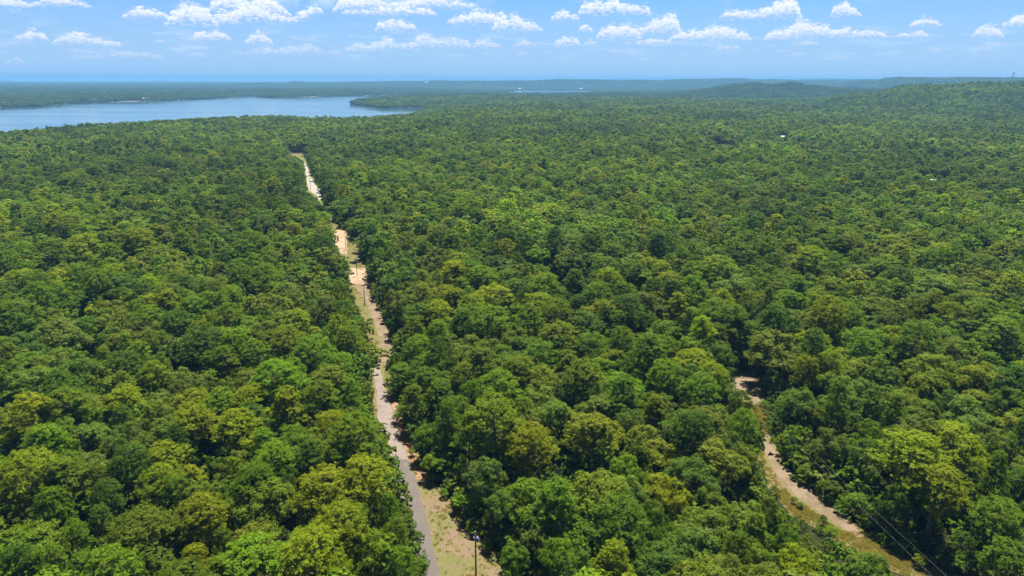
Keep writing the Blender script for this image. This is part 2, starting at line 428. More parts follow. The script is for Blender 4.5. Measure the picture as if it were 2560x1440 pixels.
# terrain sheet: rings around the camera, reaching the horizon
na, nr = 330, 470
aa = np.linspace(rad(-62), rad(62), na); rr_ = np.concatenate([np.linspace(5, 95, 14), 100 * (200.0 ** (np.linspace(0, 1, nr - 14)))])
AA, RRR = np.meshgrid(aa, rr_); TX, TY = RRR * np.sin(AA), RRR * np.cos(AA) - 20.0
TZ = height(TX, TY)
idx = np.arange(na * len(rr_)).reshape(len(rr_), na)
quads = np.stack([idx[:-1, :-1], idx[:-1, 1:], idx[1:, 1:], idx[1:, :-1]], -1).reshape(-1, 4)[:, ::-1]
me = mesh_np('ground', np.stack([TX, TY, TZ], -1).reshape(-1, 3), quads, [mat_terrain()], True)
ground = bpy.data.objects.new('ground', me); COL.objects.link(ground); tag(ground, 'forest floor and rolling land reaching to the horizon', 'ground', kind='structure')

wm = bpy.data.meshes.new('lake'); wm.from_pydata([(-9000, 900, WATER), (5200, 900, WATER), (5200, 11500, WATER), (-9000, 11500, WATER)], [], [(0, 1, 2, 3)]); wm.materials.append(mat_water())
lake = bpy.data.objects.new('lake', wm); COL.objects.link(lake); tag(lake, 'wide calm blue lake beyond the forest', 'lake', kind='structure')


def strip(name, rows, mat_, lift, label, cat, kind='structure', nx=8, dens=1.0, domed=None):
    """sheet between a left and a right edge given as photo rows -> laid on the terrain"""
    L = np.array([gpix(l, v) for v, l, r in rows]); R_ = np.array([gpix(r, v) for v, l, r in rows])
    t = np.linspace(0, len(rows) - 1, int(len(rows) * 9 * dens)); k = np.arange(len(rows))
    Lx, Ly = np.interp(t, k, L[:, 0]), np.interp(t, k, L[:, 1]); Rx, Ry = np.interp(t, k, R_[:, 0]), np.interp(t, k, R_[:, 1])
    rs = np.random.RandomState(len(name)); j = lambda n: np.convolve(rs.normal(0, 0.5, n + 4), np.ones(5) / 5, 'valid')
    s = np.linspace(0, 1, nx)
    X = Lx[:, None] * (1 - s) + Rx[:, None] * s; Y = Ly[:, None] * (1 - s) + Ry[:, None] * s
    X[:, 0] += j(len(t)); X[:, -1] += j(len(t))
    Z = height(X, Y) + lift
    if domed is not None: Z += domed(X, Y)
    I = np.arange(X.size).reshape(X.shape); q = np.stack([I[:-1, :-1], I[:-1, 1:], I[1:, 1:], I[1:, :-1]], -1).reshape(-1, 4)
    if ((X[0, -1] - X[0, 0]) * (Y[1, 0] - Y[0, 0]) - (Y[0, -1] - Y[0, 0]) * (X[1, 0] - X[0, 0])) < 0: q = q[:, ::-1]
    me_ = mesh_np(name, np.stack([X, Y, Z], -1).reshape(-1, 3), q, [mat_], True)
    o = bpy.data.objects.new(name, me_); COL.objects.link(o); tag(o, label, cat, kind=kind); return o


DRY, GRN, SOIL = (0.185, 0.138, 0.070, 1), (0.122, 0.122, 0.042, 1), (0.175, 0.120, 0.080, 1)
m_verge = mat_verge('dry_grass', DRY, GRN, SOIL, 0.535, 0.575)
m_green = mat_verge('green_grass', (0.19, 0.17, 0.07, 1), (0.12, 0.14, 0.035, 1), SOIL, 0.42, 0.66)
m_dirt = mat_verge('pale_dirt', (0.180, 0.130, 0.084, 1), (0.135, 0.116, 0.055, 1), (0.200, 0.142, 0.100, 1), 0.60, 0.52)
m_sand = mat_verge('bare_sand', (0.30, 0.200, 0.135, 1), (0.24, 0.160, 0.108, 1), (0.35, 0.245, 0.17, 1), 0.60, 0.5)
m_clay = mat_verge('red_clay', (0.25, 0.128, 0.075, 1), (0.22, 0.138, 0.085, 1), (0.27, 0.158, 0.10, 1), 0.6, 0.5)
m_road = mat_asphalt('worn_asphalt', (0.064, 0.052, 0.044, 1), (0.092, 0.075, 0.063, 1), (0.122, 0.098, 0.082, 1), 0.66)
m_broken = mat_asphalt('broken_asphalt', (0.115, 0.088, 0.076, 1), (0.165, 0.125, 0.105, 1), (0.080, 0.064, 0.060, 1), 0.60)
m_gravel = mat_asphalt('pale_gravel', (0.17, 0.145, 0.13, 1), (0.23, 0.20, 0.178, 1), (0.26, 0.22, 0.18, 1), 0.6)

strip('grass_verge', [(v, l - 3, r + 3) for v, l, r in ROADCUT[:13]], m_verge, 0.05, 'dry tan and green grass strip along the paved road', 'verge', nx=14)
strip('cleared_strip', [(v, l - 3, r + 3) for v, l, r in ROADCUT[12:27]], mat_verge('mixed_grass', DRY, GRN, SOIL, 0.47, 0.60), 0.055, 'cleared strip of dry grass and dirt beyond the paved road', 'verge', nx=12)
strip('far_verge', [(v, l - 1, r + 1) for v, l, r in ROADCUT[26:]], m_green, 0.06, 'grassy strip beside the far gravel road', 'verge', nx=8)
ROAD = [(1620, 1112, 1190), (1520, 1092, 1156), (1440, 1062, 1100), (1400, 1042, 1090), (1320, 1015, 1072), (1253, 1004, 1055), (1187, 990, 1037), (1150, 982, 1018)]
strip('road', ROAD, m_road, 0.12, 'worn grey brown asphalt road running between the trees', 'road', nx=6)
strip('clay_shoulder', [(1200, 1040, 1056), (1150, 1018, 1042), (1110, 1006, 1032), (1075, 996, 1020), (1040, 986, 1006), (1010, 978, 994), (985, 968, 984)], m_clay, 0.09, 'reddish clay shoulder right of the broken pavement', 'shoulder', nx=4)
strip('broken_pavement', [(1152, 981, 1019), (1120, 965, 1008), (1080, 950, 998), (1050, 946, 988), (1010, 942, 974), (970, 938, 962), (935, 934, 954), (905, 934, 952)], m_broken, 0.11, 'broken patched pavement breaking up into pale dirt', 'pavement', nx=6)
strip('dirt_track', [(905, 948, 964), (885, 950, 978), (860, 950, 980), (830, 944, 974), (800, 932, 962), (770, 922, 950), (740, 908, 938), (715, 878, 924), (700, 870, 916)], m_dirt, 0.10, 'pinkish dirt track running up the cleared strip', 'track', nx=6)
strip('sand_patch', [(712, 872, 912), (703, 869, 921), (690, 867, 919), (678, 868, 917), (671, 867, 915)], m_sand, 0.14, 'pale bare sand patch across the cleared strip', 'sand', nx=8,
      domed=lambda X, Y: 0.5 * np.maximum(0, np.sin(X * 0.6) * np.sin(Y * 0.21)))
strip('sand_mound', [(636, 845, 868), (625, 842, 868), (612, 838, 868), (600, 833, 866), (590, 830, 866), (582, 834, 868), (576, 838, 868)], m_sand, 0.12, 'pale orange sand mound at the left edge of the clearing', 'sand mound', nx=10,
      domed=lambda X, Y: 1.6 * np.exp(-((X - gpix(853, 607)[0]) / 5.0) ** 2 - ((Y - gpix(853, 607)[1]) / 22.0) ** 2))
strip('gravel_road', [(500, 797, 806), (488, 792, 803), (482, 780, 801), (474, 772, 797), (462, 769, 788), (450, 767, 781), (440, 765, 775), (425, 763, 771), (408, 759, 765)], m_gravel, 0.13, 'pale grey gravel road far up the cut', 'road', nx=5)
strip('far_dirt_road', [(388, 738, 757), (384.5, 722, 750)], m_dirt, 0.3, 'thin pale dirt road at the head of the cut', 'road', nx=5)
strip('track_clearing', [(v, l - 4, r + 4) for v, l, r in TRACKCUT], m_verge, 0.05, 'dry grass clearing along the right hand track', 'verge', nx=12)
strip('turnaround', [(940, 1836, 1880), (955, 1832, 1898), (975, 1826, 1904), (1000, 1860, 1902), (1012, 1872, 1900)], m_dirt, 0.10, 'bare brown dirt turnaround at the end of the right hand track', 'dirt clearing', nx=6)
strip('brown_track', [(1095, 1905, 1918), (1120, 1908, 1932), (1160, 1922, 1958), (1200, 1952, 1992), (1240, 1990, 2044), (1270, 2030, 2090), (1300, 2074, 2122), (1330, 2118, 2152), (1370, 2170, 2196)], m_dirt, 0.09, 'pinkish brown dirt track through the right hand clearing', 'track', nx=6)
mp = gpix(1892, 1010)
strip('field', [(376, 1766, 1776), (371, 1768, 1826), (366, 1782, 1832), (362, 1800, 1826)], mat_verge('hay_field', (0.26, 0.23, 0.09, 1), (0.18, 0.20, 0.06, 1), (0.27, 0.22, 0.11, 1), 0.5, 0.6), 0.3, 'small straw coloured field among the distant trees', 'field', nx=8)

# ---------------------------------------------------------------- foliage materials
def mat_leaf(name, inst):
    m_, nb = mat(name)
    if inst:
        at = nb.n('ShaderNodeAttribute', attribute_type='INSTANCER', attribute_name='tint'); base = at.outputs['Color']
    else:
        base = nb.n('ShaderNodeObjectInfo').outputs['Color']
    g = nb.n('ShaderNodeNewGeometry')
    obj = nb.n('ShaderNodeTexCoord').outputs['Object']
    big = nb.noise(obj, 0.35, 3.0, 0.55)
    c = nb.mix(nb.m('MULTIPLY', nb.step(big, 0.42, 0.68), 0.35), base, nb.mix(1.0, base, (1.22, 1.10, 0.8, 1), 'MULTIPLY'))
    v = nb.m('MULTIPLY_ADD', g.outputs['Random Per Island'], 0.46, 0.77)
    vm = nb.n('ShaderNodeVectorMath', operation='SCALE'); nb.put(vm.inputs[0], c); nb.put(vm.inputs['Scale'], v)
    c = vm.outputs[0]
    p = nb.n('ShaderNodeBsdfPrincipled'); nb.put(p.inputs['Base Color'], c); p.inputs['Roughness'].default_value = 0.6; p.inputs['Specular IOR Level'].default_value = 0.08
    tr = nb.n('ShaderNodeBsdfTranslucent'); nb.put(tr.inputs[0], nb.mix(1.0, c, (1.25, 1.30, 0.35, 1), 'MULTIPLY'))
    ms = nb.n('ShaderNodeMixShader'); ms.inputs[0].default_value = 0.42
    nb.t.links.new(p.outputs[0], ms.inputs[1]); nb.t.links.new(tr.outputs[0], ms.inputs[2])
    out(nb, ms.outputs[0]); return m_


M_LEAF = mat_leaf('leaf', False); M_LEAFI = mat_leaf('leaf_mass', True)
M_BARK = pbr('bark', (0.10, 0.075, 0.055), 0.95, var=0.4, scale=6, bump=0.5)
M_PBARK = pbr('pine_bark', (0.15, 0.10, 0.07), 0.95, var=0.4, scale=6, bump=0.5)
M_DEAD = pbr('dead_wood', (0.42, 0.38, 0.33), 0.9, var=0.25, scale=4)


def unit(a): return a / (np.linalg.norm(a, axis=-1, keepdims=True) + 1e-9)


def rdirs(rs, n, zmin=-1.0):
    z = rs.uniform(zmin, 1, n); a = rs.uniform(0, 2 * np.pi, n); r = np.sqrt(1 - z * z)
    return np.stack([r * np.cos(a), r * np.sin(a), z], -1)


def cards(rs, P, N, size, asp):
    """diamond shaped leaf sprays"""
    n = len(P); N = unit(N); t = unit(np.cross(N, rs.normal(size=(n, 3)))); s = np.cross(N, t)
    a = (size * rs.uniform(0.7, 1.3, n))[:, None]; bb = a * asp
    V = np.stack([P + t * a, P + s * bb - N * a * 0.12, P - t * a, P - s * bb - N * a * 0.12], 1).reshape(-1, 3)
    return V, np.arange(n * 4).reshape(n, 4)


def crown_broad(seed, R, H, nclump, nsub, nleaf, size, style=0):
    """broadleaf crown: puffs -> twigs -> leaf sprays. crown centred over the origin, base height H*0.3 .. H"""
    rs = np.random.RandomState(seed)
    zc, rz = H - R * 0.80, R * 0.80
    m = rs.randint(3, 6); a0 = rs.uniform(0, 6.28)
    doms = [(np.array([0, 0, zc + rs.uniform(-.05, .12) * R]), R * 0.66)]
    for q in range(m):
        aq = a0 + q * 6.283 / m + rs.uniform(-.4, .4); off = R * rs.uniform(0.36, 0.60)
        doms.append((np.array([off * math.cos(aq), off * math.sin(aq), zc - R * rs.uniform(0.0, 0.5)]), R * rs.uniform(0.38, 0.58)))
    C = []; d = []; rc = []
    for (c0_, rr1) in doms:
        for q in rdirs(rs, int(4 + nclump * 0.42 * (rr1 / R) * 1.6), -0.35):
            pt = c0_ + q * rr1 * np.array([1, 1, 0.85]) * rs.uniform(0.82, 1.08)
            if all(np.linalg.norm(pt - c2_) > 0.13 * R for c2_ in C) and all(np.linalg.norm(pt - dc) > dr * 0.72 for dc, dr in doms): C.append(pt); d.append(q)
    C = np.array(C); d = np.array(d); n = len(C)
    rc = R * rs.uniform(0.14, 0.27, n)
    cid = rs.choice(n, nsub, p=rc ** 2 / (rc ** 2).sum())
    ds = unit(rdirs(rs, nsub, -0.45) + d[cid] * 0.5)
    SP = C[cid] + ds * rc[cid][:, None] * rs.uniform(0.65, 1.08, nsub)[:, None] * np.array([1.1, 1.1, 0.8])
    sid = rs.choice(nsub, nleaf)
    dl = unit(rdirs(rs, nleaf, -0.6) + ds[sid] * 0.6)
    r2 = R * 0.085
    P = SP[sid] + dl * r2 * rs.uniform(0.3, 1.3, nleaf)[:, None]
    # some leaves fill the inside so the crown is not hollow
    k = rs.rand(nleaf) < 0.10
    P[k] = np.array([0, 0, zc]) + (P[k] - np.array([0, 0, zc])) * rs.uniform(0.4, 0.8, k.sum())[:, None]
    N = dl * 0.6 + ds[sid] * 0.8 + rs.normal(size=(nleaf, 3)) * 0.38 + np.array([0, 0, 0.4])
    return cards(rs, P, N, size, 0.62), C


def crown_pine(seed, R, H, nclump, nsub, nleaf, size):
    """loblolly pine crown: flattened tufted plates stacked on ascending limbs"""
    rs = np.random.RandomState(seed)
    C = []; ax_ = []
    h0, h1 = H - R * (2.0 if seed % 3 else 2.5), H - 0.5
    for i in range(nclump):
        t = (i + rs.uniform(0, 0.8)) / nclump
        t = t ** 0.8
        prof = (1 - t ** 2.6) ** 0.5 * (0.62 + 0.38 * min(1, t * 2.4)) if seed % 3 else (1 - t) ** 0.75 * 1.05 + 0.06
        a = i * 2.399 + rs.uniform(-0.5, 0.5); rr0 = R * prof * rs.uniform(0.55, 0.95)
        C.append((rr0 * math.cos(a), rr0 * math.sin(a), h0 + (h1 - h0) * t + rs.uniform(-0.4, 0.4))); ax_.append((math.cos(a) * prof, math.sin(a) * prof, 0.75))
    C = np.array(C); A = unit(np.array(ax_)); n = len(C); rc = R * rs.uniform(0.22, 0.34, n)
    cid = rs.choice(n, nsub, p=rc ** 2 / (rc ** 2).sum())
    ds = unit(rdirs(rs, nsub, -0.2) + A[cid] * 0.3)
    SP = C[cid] + ds * rc[cid][:, None] * rs.uniform(0.55, 1.05, nsub)[:, None] * np.array([1.15, 1.15, 0.55])
    sid = rs.choice(nsub, nleaf)
    dl = unit(rdirs(rs, nleaf, -0.3) + np.array([0, 0, 0.35]))
    P = SP[sid] + dl * (R * 0.075) * rs.uniform(0.4, 1.3, nleaf)[:, None]
    N = np.cross(dl, rs.normal(size=(nleaf, 3))) * 0.55 + ds[sid] * 1.0 + rs.normal(size=(nleaf, 3)) * 0.25 + np.array([0, 0, 0.45])
    return cards(rs, P, N, size, 0.42), C


def trunk_mb(seed, H, C, r0, pine):
    rs = random.Random(seed); mb = MB(); top = H * (0.93 if pine else 0.62)
    bend = [(rs.uniform(-.25, .25), rs.uniform(-.25, .25)) for _ in range(5)]
    pts = [(bend[k][0] * k * 0.4, bend[k][1] * k * 0.4, top * k / 4) for k in range(5)]
    mb.tube(pts, [r0, r0 * 0.85, r0 * 0.7, r0 * 0.5, r0 * 0.22], 7)
    pick = rs.sample(range(len(C)), min(len(C), 11 if pine else 9))
    for i in pick:
        c = C[i]; z0 = min(top * 0.97, max(top * 0.45, c[2] - (0.5 if pine else abs(c[0]) * 0.7 + 1.5))); t = z0 / top * 4; k = min(3, int(t)); f = t - k
        p0 = tuple(pts[k][q] * (1 - f) + pts[k + 1][q] * f for q in range(3))
        mid = ((p0[0] + c[0]) * .5, (p0[1] + c[1]) * .5, (p0[2] * 0.45 + c[2] * 0.55)); w_ = r0 * 0.32
        mb.tube([p0, mid, tuple(c)], [w_, w_ * .65, w_ * .2], 5)
    return mb


PAL = {'Y': (0.170, 0.214, 0.005), 'G': (0.114, 0.184, 0.006), 'M': (0.096, 0.152, 0.007), 'D': (0.062, 0.110, 0.008), 'O': (0.122, 0.160, 0.011),
       'L': (0.120, 0.172, 0.018), 'B': (0.082, 0.141, 0.014), 'K': (0.096, 0.136, 0.017), 'A': (0.144, 0.176, 0.008)}
CNAME = {'Y': 'yellow-green', 'G': 'bright green', 'M': 'green', 'D': 'dark green', 'O': 'olive', 'L': 'pale green', 'B': 'blue-green', 'K': 'grey-green', 'A': 'golden olive'}


def tint(code, rs, j=0.14):
    c = np.array(PAL[code]); k = 1 + rs.uniform(-j, j); return tuple(np.clip(c * k * (1 + rs.uniform(-0.08, 0.08, 3)), 0.004, 0.3)) + (1.0,)


# near crowns (shared mesh data, several shapes)
NV = 9
near_p, near_b = [], []
for s in range(NV):
    (V, Q), C = crown_pine(100 + s, 5.0, 19.0, 42 + s % 4 * 5, 680, 12000, 0.195)
    t = bpy.data.meshes.new
    near_p.append((mesh_np('pine_crown', V, Q, [M_LEAF]), trunk_mb(s, 19.0, C, 0.28, True).mesh('pine_trunk', M_PBARK, True)))
    (V, Q), C = crown_broad(200 + s, 5.4, 15.0, 30 + s % 4 * 7, 680, 12000, 0.185)
    near_b.append((mesh_np('broadleaf_crown', V, Q, [M_LEAF]), trunk_mb(50 + s, 15.0, C, 0.26, False).mesh('broadleaf_trunk', M_BARK, True)))

# ---------------------------------------------------------------- where the trees stand
HAND = [  # photo column, row of the crown centre, half width in photo pixels, kind, colour
 (50, 700, 45, 'B', 'Y'), (120, 640, 50, 'P', 'M'), (210, 620, 45, 'P', 'Y'), (200, 690, 40, 'P', 'M'), (40, 790, 55, 'P', 'M'), (170, 745, 50, 'B', 'M'), (315, 720, 52, 'B', 'B'), (345, 765, 26, 'P', 'G'), (125, 785, 28, 'B', 'L'), (150, 845, 66, 'B', 'L'),
 (140, 895, 42, 'B', 'B'), (258, 885, 26, 'P', 'G'), (312, 862, 48, 'B', 'O'), (90, 970, 75, 'B', 'L'), (330, 670, 36, 'B', 'O'), (220, 1000, 40, 'B', 'M'), (400, 910, 36, 'P', 'M'), (440, 955, 46, 'B', 'L'), (400, 1010, 46, 'B', 'L'),
 (540, 720, 45, 'B', 'O'), (590, 745, 30, 'P', 'G'), (760, 705, 36, 'B', 'L'), (800, 765, 38, 'B', 'B'), (690, 805, 36, 'B', 'O'), (725, 855, 36, 'B', 'B'), (780, 880, 52, 'P', 'G'), (740, 930, 45, 'P', 'G'), (850, 915, 42, 'P', 'G'), (878, 975, 36, 'P', 'G'), (810, 985, 45, 'P', 'G'),
 (720, 1005, 50, 'P', 'Y'), (640, 1000, 50, 'P', 'Y'), (565, 985, 40, 'B', 'B'), (545, 1000, 26, 'B', 'A'), (570, 900, 45, 'P', 'M'), (640, 880, 40, 'P', 'M'), (490, 860, 40, 'P', 'M'), (870, 840, 34, 'P', 'G'), (860, 790, 30, 'P', 'G'),
 (225, 1095, 58, 'B', 'L'), (165, 1200, 72, 'P', 'M'), (235, 1190, 42, 'P', 'M'), (330, 1150, 52, 'P', 'D'), (370, 1075, 42, 'B', 'O'), (442, 1090, 42, 'P', 'D'), (268, 1225, 40, 'P', 'D'), (255, 1290, 46, 'P', 'D'), (60, 1290, 42, 'B', 'L'), (405, 1200, 58, 'P', 'Y'), (480, 1195, 50, 'P', 'Y'),
 (345, 1310, 46, 'B', 'O'), (505, 1275, 60, 'P', 'Y'), (262, 1385, 50, 'B', 'O'), (40, 1400, 52, 'P', 'D'), (110, 1395, 45, 'P', 'M'), (185, 1335, 42, 'P', 'M'), (480, 1400, 55, 'P', 'Y'), (310, 1415, 48, 'B', 'O'), (400, 1395, 45, 'B', 'L'), (20, 1115, 38, 'B', 'M'), (40, 1215, 40, 'B', 'B'), (300, 1040, 40, 'P', 'M'),
 (590, 1070, 58, 'P', 'Y'), (662, 1100, 44, 'P', 'G'), (740, 1105, 64, 'B', 'G'), (832, 1060, 48, 'P', 'Y'), (905, 1110, 58, 'B', 'B'), (905, 1195, 70, 'P', 'Y'), (805, 1220, 72, 'P', 'Y'), (630, 1200, 54, 'P', 'G'), (590, 1145, 50, 'B', 'O'), (670, 1260, 72, 'B', 'O'),
 (860, 1310, 70, 'P', 'Y'), (972, 1255, 32, 'P', 'G'), (722, 1195, 38, 'B', 'D'), (755, 1375, 56, 'B', 'L'), (945, 1370, 62, 'B', 'G'), (1012, 1400, 44, 'B', 'M'), (845, 1425, 55, 'P', 'Y'), (640, 1355, 58, 'B', 'O'), (560, 1350, 40, 'P', 'M'), (985, 1325, 36, 'P', 'M'),
 (1002, 940, 46, 'P', 'G'), (1035, 990, 38, 'P', 'G'), (1115, 965, 48, 'B', 'L'), (1240, 970, 56, 'P', 'G'), (1305, 930, 54, 'P', 'O'), (1358, 940, 22, 'B', 'Y'), (1112, 1060, 34, 'B', 'B'), (1172, 1065, 48, 'P', 'G'), (1240, 1085, 30, 'B', 'G'), (1335, 1110, 60, 'P', 'Y'), (1345, 1005, 56, 'B', 'L'),
 (1215, 1185, 52, 'B', 'K'), (1250, 1250, 40, 'B', 'K'), (1335, 1245, 78, 'B', 'G'), (1062, 1085, 34, 'B', 'G'), (1088, 1150, 32, 'B', 'G'), (1150, 1250, 30, 'B', 'G'), (1300, 1390, 50, 'B', 'M'), (1400, 1380, 52, 'B', 'G'), (1020, 1030, 34, 'P', 'M'),
 (1560, 975, 52, 'P', 'G'), (1480, 1075, 68, 'B', 'A'), (1580, 1060, 46, 'B', 'B'), (1660, 955, 36, 'B', 'G'), (1755, 975, 50, 'P', 'M'), (1850, 995, 30, 'P', 'M'), (1750, 1070, 72, 'B', 'O'), (1860, 1062, 38, 'B', 'M'), (1790, 1145, 66, 'B', 'O'), (1670, 1225, 58, 'B', 'Y'), (1545, 1300, 76, 'P', 'M'),
 (1530, 1395, 62, 'P', 'Y'), (1655, 1415, 76, 'B', 'B'), (1755, 1310, 60, 'B', 'O'), (1862, 1300, 62, 'B', 'O'), (1805, 1300, 34, 'B', 'G'), (1560, 1165, 42, 'B', 'G'), (1430, 1225, 34, 'B', 'G'), (1900, 1390, 50, 'B', 'M'), (1405, 985, 40, 'B', 'D'), (1500, 920, 40, 'B', 'G'), (1860, 1150, 44, 'B', 'O'), (1925, 1262, 28, 'B', 'O'), (1990, 1405, 56, 'B', 'Y'), (2175, 1428, 62, 'B', 'L'), (1972, 1338, 34, 'B', 'M'),
 (1590, 665, 45, 'B', 'L'), (1790, 680, 52, 'P', 'Y'), (1880, 680, 26, 'P', 'G'), (1740, 680, 35, 'P', 'G'), (1665, 705, 36, 'P', 'Y'), (1990, 665, 40, 'B', 'K'), (1960, 710, 42, 'B', 'M'), (1840, 730, 55, 'B', 'L'), (1800, 765, 48, 'B', 'O'), (1740, 795, 45, 'B', 'O'), (1795, 835, 36, 'P', 'M'), (1620, 880, 58, 'P', 'G'), (1940, 885, 76, 'B', 'O'), (1690, 760, 36, 'P', 'Y'), (1660, 930, 40, 'P', 'G'),
 (2150, 860, 50, 'P', 'G'), (2095, 910, 58, 'B', 'A'), (2180, 925, 48, 'B', 'M'), (2450, 790, 56, 'P', 'G'), (2500, 845, 66, 'P', 'G'), (2530, 715, 45, 'P', 'Y'), (2250, 640, 40, 'P', 'Y'), (2160, 685, 45, 'B', 'K'), (2350, 640, 45, 'B', 'Y'), (2450, 665, 45, 'B', 'M'), (2210, 785, 56, 'B', 'O'), (2330, 725, 56, 'B', 'L'),
 (2242, 1010, 30, 'P', 'G'), (2110, 1020, 54, 'B', 'B'), (2330, 930, 60, 'B', 'A'), (2450, 950, 60, 'B', 'A'), (2280, 1050, 50, 'P', 'M'), (2420, 1030, 50, 'B', 'L'), (2370, 860, 42, 'B', 'B'), (2045, 1025, 24, 'B', 'Y'), (2530, 1060, 50, 'B', 'A'), (2000, 1000, 44, 'B', 'K'),
 (2290, 1150, 84, 'P', 'Y'), (2385, 1110, 70, 'P', 'Y'), (2345, 1210, 66, 'P', 'Y'), (2455, 1175, 40, 'P', 'Y'), (2180, 1130, 50, 'B', 'K'), (2500, 1300, 72, 'P', 'M'), (2530, 1400, 60, 'P', 'M'), (2430, 1410, 40, 'B', 'M'), (2080, 1100, 44, 'B', 'K'), (2250, 1240, 44, 'B', 'D'), (2545, 1210, 50, 'B', 'D'),
 (1060, 735, 34, 'P', 'Y'), (1180, 760, 36, 'P', 'Y'), (1220, 800, 48, 'P', 'G'), (1320, 805, 56, 'P', 'G'), (1090, 830, 44, 'P', 'G'), (1230, 880, 44, 'B', 'L'), (1150, 900, 50, 'B', 'L'), (1160, 800, 40, 'P', 'M'), (1390, 780, 44, 'P', 'G'), (1510, 790, 56, 'B', 'A'), (1480, 860, 45, 'B', 'G'), (1560, 870, 38, 'B', 'B'), (1020, 650, 36, 'B', 'B'), (1000, 700, 40, 'B', 'B'), (1190, 640, 34, 'B', 'M'), (960, 560, 36, 'B', 'B'), (920, 600, 30, 'B', 'K'), (1430, 610, 40, 'B', 'L'), (1350, 640, 34, 'B', 'G'), (1500, 560, 36, 'B', 'M'), (860, 480, 26, 'P', 'Y'), (900, 450, 26, 'P', 'Y')]
YOUNG = [(2058, 1300, 20, 'P', 'M'), (2078, 1330, 18, 'P', 'G'), (2000, 1262, 12, 'P', 'G'), (1985, 1250, 12, 'P', 'M'), (1955, 1068, 14, 'B', 'G'), (1985, 1130, 20, 'B', 'G'), (2018, 1180, 22, 'B', 'G'), (2080, 1215, 24, 'B', 'M'), (2146, 1252, 26, 'B', 'G'), (2196, 1290, 26, 'B', 'G'), (2060, 1170, 22, 'B', 'M'),
         (1078, 1195, 15, 'B', 'G'), (1110, 1232, 15, 'B', 'G'), (1165, 1300, 16, 'B', 'G'), (1185, 1330, 15, 'B', 'G'), (1215, 1365, 18, 'B', 'G'), (1030, 1130, 13, 'B', 'G'), (990, 1045, 14, 'P', 'G'), (868, 645, 8, 'B', 'Y'), (935, 900, 12, 'B', 'G'), (960, 880, 10, 'B', 'G'), (1270, 1410, 18, 'B', 'G'),
         (2270, 1345, 20, 'B', 'G'), (2300, 1400, 22, 'B', 'Y'), (975, 905, 13, 'P', 'G'), (985, 925, 14, 'P', 'G'), (925, 800, 9, 'B', 'M'), (1248, 1340, 17, 'B', 'G')]

ttrees = []       # x, y, radius, height, kind, colour, young
for (u, v, r, k, c) in HAND + YOUNG:
    yg = (u, v, r, k, c) in YOUNG
    H = (19.0 if k == 'P' else 15.0)
    p = ray_z(u, v, 12.0)
    for _ in range(4):
        dep = proj((p[0], p[1], 10.0))[2]; rm = r * dep / F
        Ht = (rm * 2.3 if yg else H * (0.62 + 0.38 * rm / 5.2))
        g0 = float(height(np.array([p[0]]), np.array([p[1]]))[0])
        p = ray_z(u, v, g0 + Ht - rm * 0.75)
    for _ in range(14):                                  # a crown whose foot would stand in a cleared strip is a lower tree farther back
        dd = min(sdf(RPOLY, p[:1], p[1:])[0], sdf(TPOLY, p[:1], p[1:])[0])
        if dd > 0.35 * rm or Ht < 1.7 * rm: break
        Ht *= 0.9; p = ray_z(u, v, g0 + Ht - rm * 0.75)
    rm = rm if dd > 0 else rm * 0.75
    ttrees.append((p[0], p[1], rm, Ht, k, c, yg))
T0 = np.array([(t[0], t[1], t[2]) for t in ttrees])

GAPS = [(1165, 575, 11), (1195, 600, 12), (1228, 632, 12), (1262, 664, 12), (1300, 695, 11), (1345, 718, 11), (1390, 736, 10), (1440, 755, 9), (1140, 560, 8), (215, 830, 10), (245, 700, 6), (40, 920, 11), (85, 1080, 9), (120, 1120, 7), (90, 1135, 6), (190, 950, 8), (1575, 745, 7), (1560, 800, 7), (1440, 1000, 6), (1700, 940, 6),
        (2205, 975, 7), (2060, 960, 6), (2330, 825, 6), (1615, 1135, 7), (1470, 1250, 8), (1405, 1215, 5), (2230, 1330, 7), (2400, 1400, 6), (2390, 1360, 5), (780, 1320, 4), (965, 1310, 6), (1130, 740, 5), (1750, 900, 7), (1700, 880, 6), (470, 395, 8), (590, 385, 8), (1290, 700, 6), (700, 370, 10), (1175, 700, 6), (265, 500, 8), (430, 490, 8), (1020, 560, 6), (1090, 610, 6)]
GW = np.array([list(gpix(u, v)) + [r] for u, v, r in GAPS])

HOUSES = [(1955, 347, 12, 5, 0.2, 'white metal roofed house half hidden in the distant forest', 'W'), (2333, 459, 14, 5, 0.1, 'long white roofed house behind trees right of the forest centre', 'W'), (2216, 476, 7, 6, 0.5, 'small blue grey shed among the trees on the right', 'S'),
          (235, 254, 19, 12, 0.1, 'white lakeside house on the far shore, the left one', 'W'), (365, 249, 30, 16, -0.2, 'pale lakeside house with tan lawn, the right one', 'T'), (1066, 215, 60, 25, 0.0, 'small white building in the far hazy woods beyond the lake', 'W')]
HW = np.array([gpix(h[0], h[1]) for h in HOUSES])


